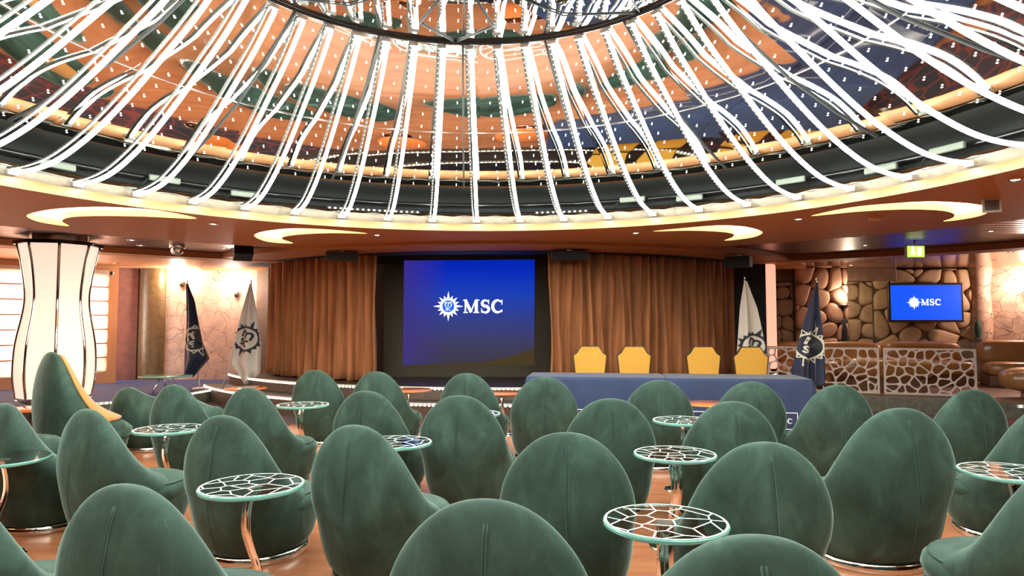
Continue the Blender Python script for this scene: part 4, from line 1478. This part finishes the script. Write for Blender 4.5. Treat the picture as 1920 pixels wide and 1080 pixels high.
# low velvet tub chairs and the high-backed one with ochre lining
def make_tub(loc, rz, label, group):
    e = empty('tub_chair', loc, label, 'chair', rz, group)
    mb = MB(); n = 36; rows = []
    T = [(.05, .30), (.12, .35), (.22, .38), (.34, .40), (.45, .40), (.56, .375), (.64, .33), (.68, .27)]
    # horseshoe shell: thick wall ring open to the front
    for z, r in T:
        rows.append([(r * math.cos(2 * PI * i / n), r * math.sin(2 * PI * i / n) * .95, z - (max(0, z - .36) * .35 * abs(math.cos(2 * PI * i / n)) ** 2) - (max(0, z - .36) * .62 * max(0, math.sin(2 * PI * i / n)))) for i in range(n)])
    for z, r in ((.68, .22), (.60, .18), (.44, .16), (.40, .02)):
        rows.append([(r * math.cos(2 * PI * i / n), r * math.sin(2 * PI * i / n) * .95 + .02, z - (max(0, z - .36) * .35 * abs(math.cos(2 * PI * i / n)) ** 2) - (max(0, z - .36) * .62 * max(0, math.sin(2 * PI * i / n)))) for i in range(n)])
    vs = [p for r_ in rows for p in r_]
    mb.add(vs, [(j * n + i, j * n + (i + 1) % n, (j + 1) * n + (i + 1) % n, (j + 1) * n + i) for j in range(len(rows) - 1) for i in range(n)])
    mb.build('shell', M['velvet'], e)
    MB().lathe([(.001, .47), (.12, .465), (.19, .44), (.2, .40)], 28, (0, .03, 0)).build('seat_cushion', M['ochre'], e)
    MB().lathe([(.25, 0), (.31, 0), (.31, .05), (.25, .05)], 40).build('base_ring', M['chrome'], e)
    return e
GT = 'low green tub chairs among the egg chairs'
tub = make_tub((-4.42, 8.2, 0), R(-40), 'low dark green tub chair with ochre seat beside the high-backed armchair', GT)
tub.scale = (1.1, 1.1, 1.1)
for x, y, a, s, lb in ((-3.55, 7.75, -30, (1, 1, 1.0), 'low dark green tub chair behind the chair in front of the navy flag'),
                       (-4.45, 6.05, -30, (1, 1, 1), 'low dark green tub chair at the left picture edge beside the orange table'),
                       (4.95, 6.35, 20, (1.2, 1.2, .98), 'low dark green tub chair at the right picture edge')):
    dup(tub, (x, y, 0), R(a), lb, None, s)

hb = empty('high_back_armchair', (-4.55, 7.15, 0), 'tall green velvet armchair with ochre lining in front of the glowing column', 'chair', R(-42), None, (1.38, 1.05, 1.26))
egg_mesh().build('shell', M['velvet'], hb)
lin = MB(); vs = []
nz, nx = 18, 14
for j in range(nz + 1):
    z = .40 + .535 * j / nz
    a = interp_list([(q[0], q[1]) for q in EGG], z) * .93
    b = interp_list([(q[0], q[2]) for q in EGG], z); f = interp_list([(q[0], q[3]) for q in EGG], z)
    for i in range(nx + 1):
        x = a * (2 * i / nx - 1)
        yc = (b + f) / 2; h = (f - b) / 2
        vs.append((x, yc + h * (1 - min(abs(x) / interp_list([(q[0], q[1]) for q in EGG], z), .999) ** 2.3) ** (1 / 2.3) + .03 * (1 - (x / a) ** 2) + .005, z))
k = nx + 1
lin.add(vs, [(j * k + i, j * k + i + 1, (j + 1) * k + i + 1, (j + 1) * k + i) for j in range(nz) for i in range(nx)])
lo = lin.build('backrest_lining', M['ochre'], hb)
sm = lo.modifiers.new('thick', 'SOLIDIFY'); sm.thickness = .012
MB().lathe([(.001, .37), (.2, .365), (.33, .345), (.37, .31), (.37, .26)], 36, (0, .05, 0)).build('seat_cushion', M['velvet'], hb)
MB().lathe([(.25, 0), (.325, 0), (.33, .05), (.25, .05)], 40).build('base_ring', M['chrome'], hb)

# ============================================================ TABLES
def band(mb, path, width, th, mi=0):
    """flat strip: path in x-z, width along y"""
    n = len(path); vs = []
    for i, (x, z) in enumerate(path):
        a = path[max(i - 1, 0)]; b = path[min(i + 1, n - 1)]
        dx, dz = b[0] - a[0], b[1] - a[1]; l = math.hypot(dx, dz)
        nx_, nz_ = -dz / l * th / 2, dx / l * th / 2
        w = width[i] if isinstance(width, list) else width
        vs += [(x - nx_, -w / 2, z - nz_), (x - nx_, w / 2, z - nz_), (x + nx_, w / 2, z + nz_), (x + nx_, -w / 2, z + nz_)]
    fs = [(i * 4 + q, i * 4 + (q + 1) % 4, (i + 1) * 4 + (q + 1) % 4, (i + 1) * 4 + q) for i in range(n - 1) for q in range(4)]
    mb.add(vs, fs, mi, True)
    return mb
def s_leg():
    pts = catmull([(0, .545, 0), (-.02, .50, 0), (-.035, .42, 0), (-.03, .34, 0), (.005, .25, 0), (.045, .16, 0), (.055, .07, 0), (.05, .015, 0)], 5)
    return band(MB(), [(p.x, p.y) for p in pts], .080, .010)
def make_glass_table(loc, rz, label, group, etched=True, seed=5):
    e = empty('glass_side_table', loc, label, 'table', rz, group)
    top = MB()
    top.lathe([(.0005, .551), (.292, .551), (.300, .556), (.300, .566), (.292, .571), (.0005, .571)], 56, mi=0, smooth=False)
    for q in range(56, 56 * 4):
        top.m[q] = 1
    t = top.build('glass_top', [M['glass'], M['glass_edge']], e, recalc=True)
    if etched:
        pm = MB()
        f = lambda x, y: (x, y, .5725)
        seen = set()
        for P in voronoi(-.31, -.31, .31, .31, .118, .42, seed):
            for k in range(len(P)):
                a_, b_ = P[k], P[(k + 1) % len(P)]
                key = tuple(sorted(((round(a_[0], 3), round(a_[1], 3)), (round(b_[0], 3), round(b_[1], 3)))))
                if key in seen:
                    continue
                seen.add(key)
                n = max(2, int(math.hypot(a_[0] - b_[0], a_[1] - b_[1]) / .008))
                seg = [(a_[0] + (b_[0] - a_[0]) * i / n, a_[1] + (b_[1] - a_[1]) * i / n) for i in range(n + 1)]
                seg = [p for p in seg if math.hypot(*p) < .287]
                if len(seg) > 1:
                    ribbon(pm, seg, .0085, f, 0)
        ribbon(pm, arc(0, 0, .288, .288, 0, 360, 64), .012, f, 0)
        pm.build('etched_pattern', M['etched'], t)
    s_leg().build('curved_leg', M['chrome'], e)
    MB().box((0, 0, .5475), (.085, .085, .006)).build('mounting_plate', M['steel'], e, bevel=.002)
    MB().lathe([(.001, .016), (.17, .014), (.19, .006), (.19, 0), (.001, 0)], 40, (.02, 0, 0)).build('base_plate', M['chrome'], e)
    return e
GG = 'round etched glass side tables among the green chairs'
gt = make_glass_table((.75, 3.29, 0), R(72), 'nearest etched glass side table, at the bottom right of centre', GG, seed=5)
TS = (.93, .93, 1.105)
gt.scale = TS; gt.location = (.69, 3.05, 0)
for x, y, a, lb in ((1.19, 4.93, 95, 'etched glass side table second from the camera on the right, straight chrome stem'),
                    (1.68, 6.59, 95, 'smallest of the three etched glass tables in line at right'),
                    (-1.53, 3.98, 58, 'etched glass side table at left with its whole S-shaped chrome leg in view'),
                    (-3.09, 6.07, 60, 'etched glass side table in front of the leftmost mid-row egg chairs'),
                    (-.94, 5.40, 30, 'etched glass side table half hidden behind the central egg chair'),
                    (3.20, 4.33, 100, 'etched glass side table at the right picture edge'),
                    (-2.44, 7.84, 60, 'etched glass side table in front of the leftmost far-row egg chair'),
                    (-.42, 7.1, 80, 'etched glass side table of which only the right rim shows behind the central chair')):
    dup(gt, (x * .933, y * .933, 0), R(a), lb)
pt = make_glass_table((-3.36, 4.44, 0), R(235), 'plain clear glass side table at the left picture edge', None, etched=False)
pt.scale = TS

def make_orange_table(loc, rz, label, group):
    e = empty('orange_side_table', loc, label, 'table', rz, group)
    MB().lathe([(.001, .552), (.285, .552), (.30, .558), (.30, .566), (.292, .571), (.001, .572)], 48).build('tabletop', M['orange_top'], e, recalc=True)
    s_leg().build('curved_leg', M['chrome'], e)
    MB().lathe([(.001, .016), (.17, .014), (.19, .006), (.19, 0)], 36, (.02, 0, 0)).build('base_plate', M['chrome'], e)
    return e
GO = 'round orange-topped side tables in the far rows'
ot = make_orange_table((-1.44, 9.55, 0), R(30), 'orange-topped side table in front of the left stage curtain edge', GO)
for x, y, a, lb in ((-.11, 9.21, 30, 'orange-topped side table left of the navy conference table'),
                    (2.33, 7.95, 30, 'orange-topped side table in front of the navy conference table'),
                    (-5.31, 7.49, 30, 'orange-topped side table at the left picture edge below the lit column'),
                    (-3.90, 9.82, 30, 'orange-topped side table below the white flag at left')):
    dup(ot, (x, y, 0), R(a), lb)
# dark table on the left, low glass table on the platform
e = empty('round_table', (-7.57, 9.0, 0), 'dark thin round table in front of the glowing column base', 'table')
MB().lathe([(.001, .60), (.43, .60), (.45, .61), (.43, .62), (.001, .62)], 40).build('tabletop', M['gloss_black'], e)
band(MB(), [(p.x, p.y) for p in catmull([(0, .6, 0), (.05, .45, 0), (-.12, .2, 0), (-.2, .02, 0)], 5)], .06, .012).build('curved_leg', M['chrome'], e)
MB().lathe([(.001, .016), (.2, .012), (.22, 0)], 30).build('base_plate', M['chrome'], e)
e = empty('low_glass_table', (-6.25, 12.1, .25), 'low clear glass table on the blue carpet before the navy flag', 'table')
MB().lathe([(.001, .30), (.44, .30), (.45, .31), (.44, .32), (.001, .32)], 44).build('glass_top', [M['glass_edge']], e, recalc=True)
for k in range(3):
    a = 2 * PI * k / 3
    MB().tube([(.1 * math.cos(a), .1 * math.sin(a), .3), (.25 * math.cos(a), .25 * math.sin(a), 0)], .012, 8).build('leg', M['chrome'], e)

# ============================================================ RAILING (lattice panels)
def lattice_panel(p0, p1, z0, h, seed, label):
    a = Vector((p0[0], p0[1], 0)); b = Vector((p1[0], p1[1], 0)); L = (b - a).length; ang = math.atan2(b.y - a.y, b.x - a.x)
    e = empty('lattice_railing', (p0[0], p0[1], z0), label, 'railing', ang, 'pale lattice railing panels on the right platform')
    holes = []
    for P in voronoi(.02, .05, L - .02, h - .02, .165, .40, seed):
        Q = inset(P, .011)
        if Q:
            holes.append(rounded(Q, 1))
    mb = MB()
    out = [(0, .03), (L, .03), (L, h), (0, h)]
    th = .014
    mb.poly(out, lambda x, z: (x, -th, z), 0, holes)
    mb.poly(out, lambda x, z: (x, th, z), 0, holes, True)
    for loop in [out] + holes:
        n = len(loop)
        mb.add([(x, -th, z) for x, z in loop] + [(x, th, z) for x, z in loop], [(i, n + i, n + (i + 1) % n, (i + 1) % n) for i in range(n)], 0, False)
    mb.build('lattice', M['lattice'], e)
    for x in (.01, L - .01):
        MB().box((x, .03, h / 2), (.02, .02, h)).build('post', M['steel'], e)
    MB().box((L / 2, 0, .012), (L, .05, .024)).build('bottom_rail', M['riser'], e)
lattice_panel((6.50, 11.72), (7.78, 11.22), .25, .83, 4, 'bright lattice railing panel at the right end of the row')
lattice_panel((5.45, 12.10), (6.44, 11.75), .25, .83, 9, 'lattice railing panel to the right of the navy flag')
lattice_panel((4.85, 12.72), (5.38, 12.2), .25, .83, 14, 'lattice railing panel between the rightmost yellow chair and the navy flag')

# ============================================================ SOFAS, OTTOMANS
def pill(mb, x0, x1, y0, y1, z0, z1, r, n=8):
    """box with strongly rounded edges"""
    cx, cy, cz = (x0 + x1) / 2, (y0 + y1) / 2, (z0 + z1) / 2
    hx, hy, hz = (x1 - x0) / 2, (y1 - y0) / 2, (z1 - z0) / 2
    nu, nv = 28, 14
    vs = []
    for j in range(nv + 1):
        ph = -PI / 2 + PI * j / nv
        for i in range(nu):
            th = 2 * PI * i / nu
            e = r
            sx = math.copysign(abs(math.cos(th)) ** e, math.cos(th)) * abs(math.cos(ph)) ** e
            sy = math.copysign(abs(math.sin(th)) ** e, math.sin(th)) * abs(math.cos(ph)) ** e
            sz = math.copysign(abs(math.sin(ph)) ** e, math.sin(ph))
            vs.append((cx + hx * sx, cy + hy * sy, cz + hz * sz))
    mb.add(vs, [(j * nu + i, j * nu + (i + 1) % nu, (j + 1) * nu + (i + 1) % nu, (j + 1) * nu + i) for j in range(nv) for i in range(nu)])
    return mb
def sofa(loc, rz, L, label, nseg=2, h=.88):
    e = empty('leather_sofa', loc, label, 'sofa', rz)
    for k in range(nseg):
        x0 = L * k / nseg; x1 = L * (k + 1) / nseg
        pill(MB(), x0, x1, .38, .85, .42, h, .42).build('back_cushion', M['leather'], e)
        pill(MB(), x0, x1, -.12, .55, .20, .50, .42).build('seat_cushion', M['leather'], e)
    MB().box((L / 2, .35, .11), (L - .1, .75, .22)).build('plinth', M['platform'], e, bevel=.02)
    return e
sofa((5.4, 13.5, .25), R(0), 2.35, 'long tan leather sofa under the stone pier, behind the lattice railing', 1)
sofa((7.82, 13.55, .25), R(-2), 1.55, 'tan leather sofa below the wall television', 1)
sofa((9.45, 13.35, .25), R(-22), 1.6, 'bulging tan leather sofa right of the television', 1, .92)
sofa((10.7, 12.45, .25), R(-35), 2.4, 'tan leather sofa at the right picture edge under the wall sconce', 1, .92)
e = empty('leather_bench', (6.1, 12.55, .25), 'tan leather bolster bench seen through the lattice railing', 'bench', R(-6))
pill(MB(), 0, 1.72, -.25, .30, .22, .62, .62).build('bolster', M['leather'], e)
MB().box((.86, .02, .12), (1.3, .35, .24)).build('plinth', M['platform'], e)
e = empty('leather_ottoman', (5.65, 12.45, .25), 'small round tan leather pouf behind the lattice, right of the navy flag', 'ottoman')
pill(MB(), -.2, .25, -.2, .25, .05, .48, .75).build('cushion', M['leather'], e)
MB().lathe([(.14, 0), (.15, .06)], 20).build('foot', M['steel'], e)
e = empty('leather_ottoman', (8.75, 11.35, .25), 'large oval tan leather ottoman in front of the right sofas', 'ottoman', R(-25))
pill(MB(), -.42, .75, -.38, .38, .10, .52, .70).build('cushion', M['leather'], e)
MB().lathe([(.26, 0), (.28, .03), (.25, .12)], 28, (.15, 0, 0)).build('foot', M['chrome'], e)

# television on the stone wall
tv = empty('wall_television', (9.02, 14.52, 1.96), 'flat television on the stone wall showing a white sun emblem and MSC on blue', 'television', R(-5))
MB().box((0, .04, 0), (1.56, .06, .86)).build('bezel', M['bronze'], tv, bevel=.01)
MB().box((0, .09, 0), (.4, .1, .3)).build('wall_bracket', M['black'], tv)
MB().box((0, .005, 0), (1.46, .006, .76)).build('display', M['blue_img'], tv)
mb = MB(); f = lambda x, z: (x, -.002, z)
emblem(mb, -.25, 0, .16, f, 0, 0, 0); word(mb, 'MSC', -.10, -.06, .135, f, 0)
mb.build('emblem', M['white_img'], tv)

# torch on a tall dark stand in the niche
tc_ = empty('candle_torch', (7.20, 14.55, .25), 'dark tall torch stand with lit flame lamp in the stone niche', 'lamp')
MB().lathe([(.13, 0), (.14, .3), (.13, 1.1), (.10, 1.35), (.05, 1.42)], 16).build('stand', M['black'], tc_)
MB().lathe([(.02, 1.42), (.05, 1.5), (.03, 1.56), (.06, 1.62)], 16).build('neck', M['gloss_black'], tc_)
MB().lathe([(.001, 1.62), (.15, 1.64), (.16, 1.66), (.001, 1.67)], 20).build('drip_plate', M['steel'], tc_)
MB().lathe([(.03, 1.67), (.055, 1.76), (.045, 1.86), (.015, 1.96), (.001, 1.99)], 14).build('flame_bulb', M['flame'], tc_)
lamp('torch_light', 'POINT', (7.25, 14.3, 2.15), 14, (1, .85, .65), .06)

# wall sconces
def sconce(loc, rz, label, en, col=(1, .82, .62), fig=True):
    e = empty('wall_sconce', loc, label, 'lamp', rz)
    MB().box((0, .0, 0), (.08, .04, .12)).build('backplate', M['bronze'], e, bevel=.008)
    MB().tube([(0, 0, 0), (.0, -.08, -.03), (.0, -.12, .02)], .010, 8).build('arm', M['bronze'], e)
    MB().lathe([(.02, 0), (.05, .03), (.075, .10), (.07, .11), (.001, .06)], 18, (0, -.12, .02)).build('shade', M['sconce'], e)
    lamp('sconce_light', 'POINT', (0, -.24, .16), en, col, .07, parent=e)
    return e
sconce((-7.42, 14.98, 2.38), 0, 'lit wall sconce on the cracked plaster wall left of the navy flag', 55)
sconce((-6.18, 14.95, 2.15), 0, 'lit wall sconce on the cracked plaster wall left of the white flag', 45, (1, .80, .68))
sconce((10.95, 14.10, 2.15), R(-41), 'lit wall sconce on the cave wall at the right picture edge', 70, (1, .78, .66))
sconce((12.0, 13.2, 2.0), R(-41), 'lit wall sconce beyond the right picture edge', 40, (1, .6, .5))
# cactus ornaments on the right ledge
def cactus(loc, h, label):
    e = empty('cactus_ornament', loc, label, 'ornament')
    MB().lathe([(.05, 0), (.065, h * .4), (.05, h * .85), (.001, h)], 12).build('stem', M['piping'], e)
    MB().lathe([(.07, 0), (.08, -.08), (.06, -.09)], 12).build('pot', M['riser'], e)
cactus((10.15, 14.55, 1.2), .38, 'tall dark green cactus ornament on the sofa ledge by the cave wall')
cactus((10.9, 14.12, 1.2), .28, 'short dark green cactus ornament under the right wall sconce')
mb = MB().box((10.95, 14.2, .68), (2.6, .3, .86), 0, R(-32)); struct(mb.build('wall_right_ledge', M['platform'], bevel=.03))
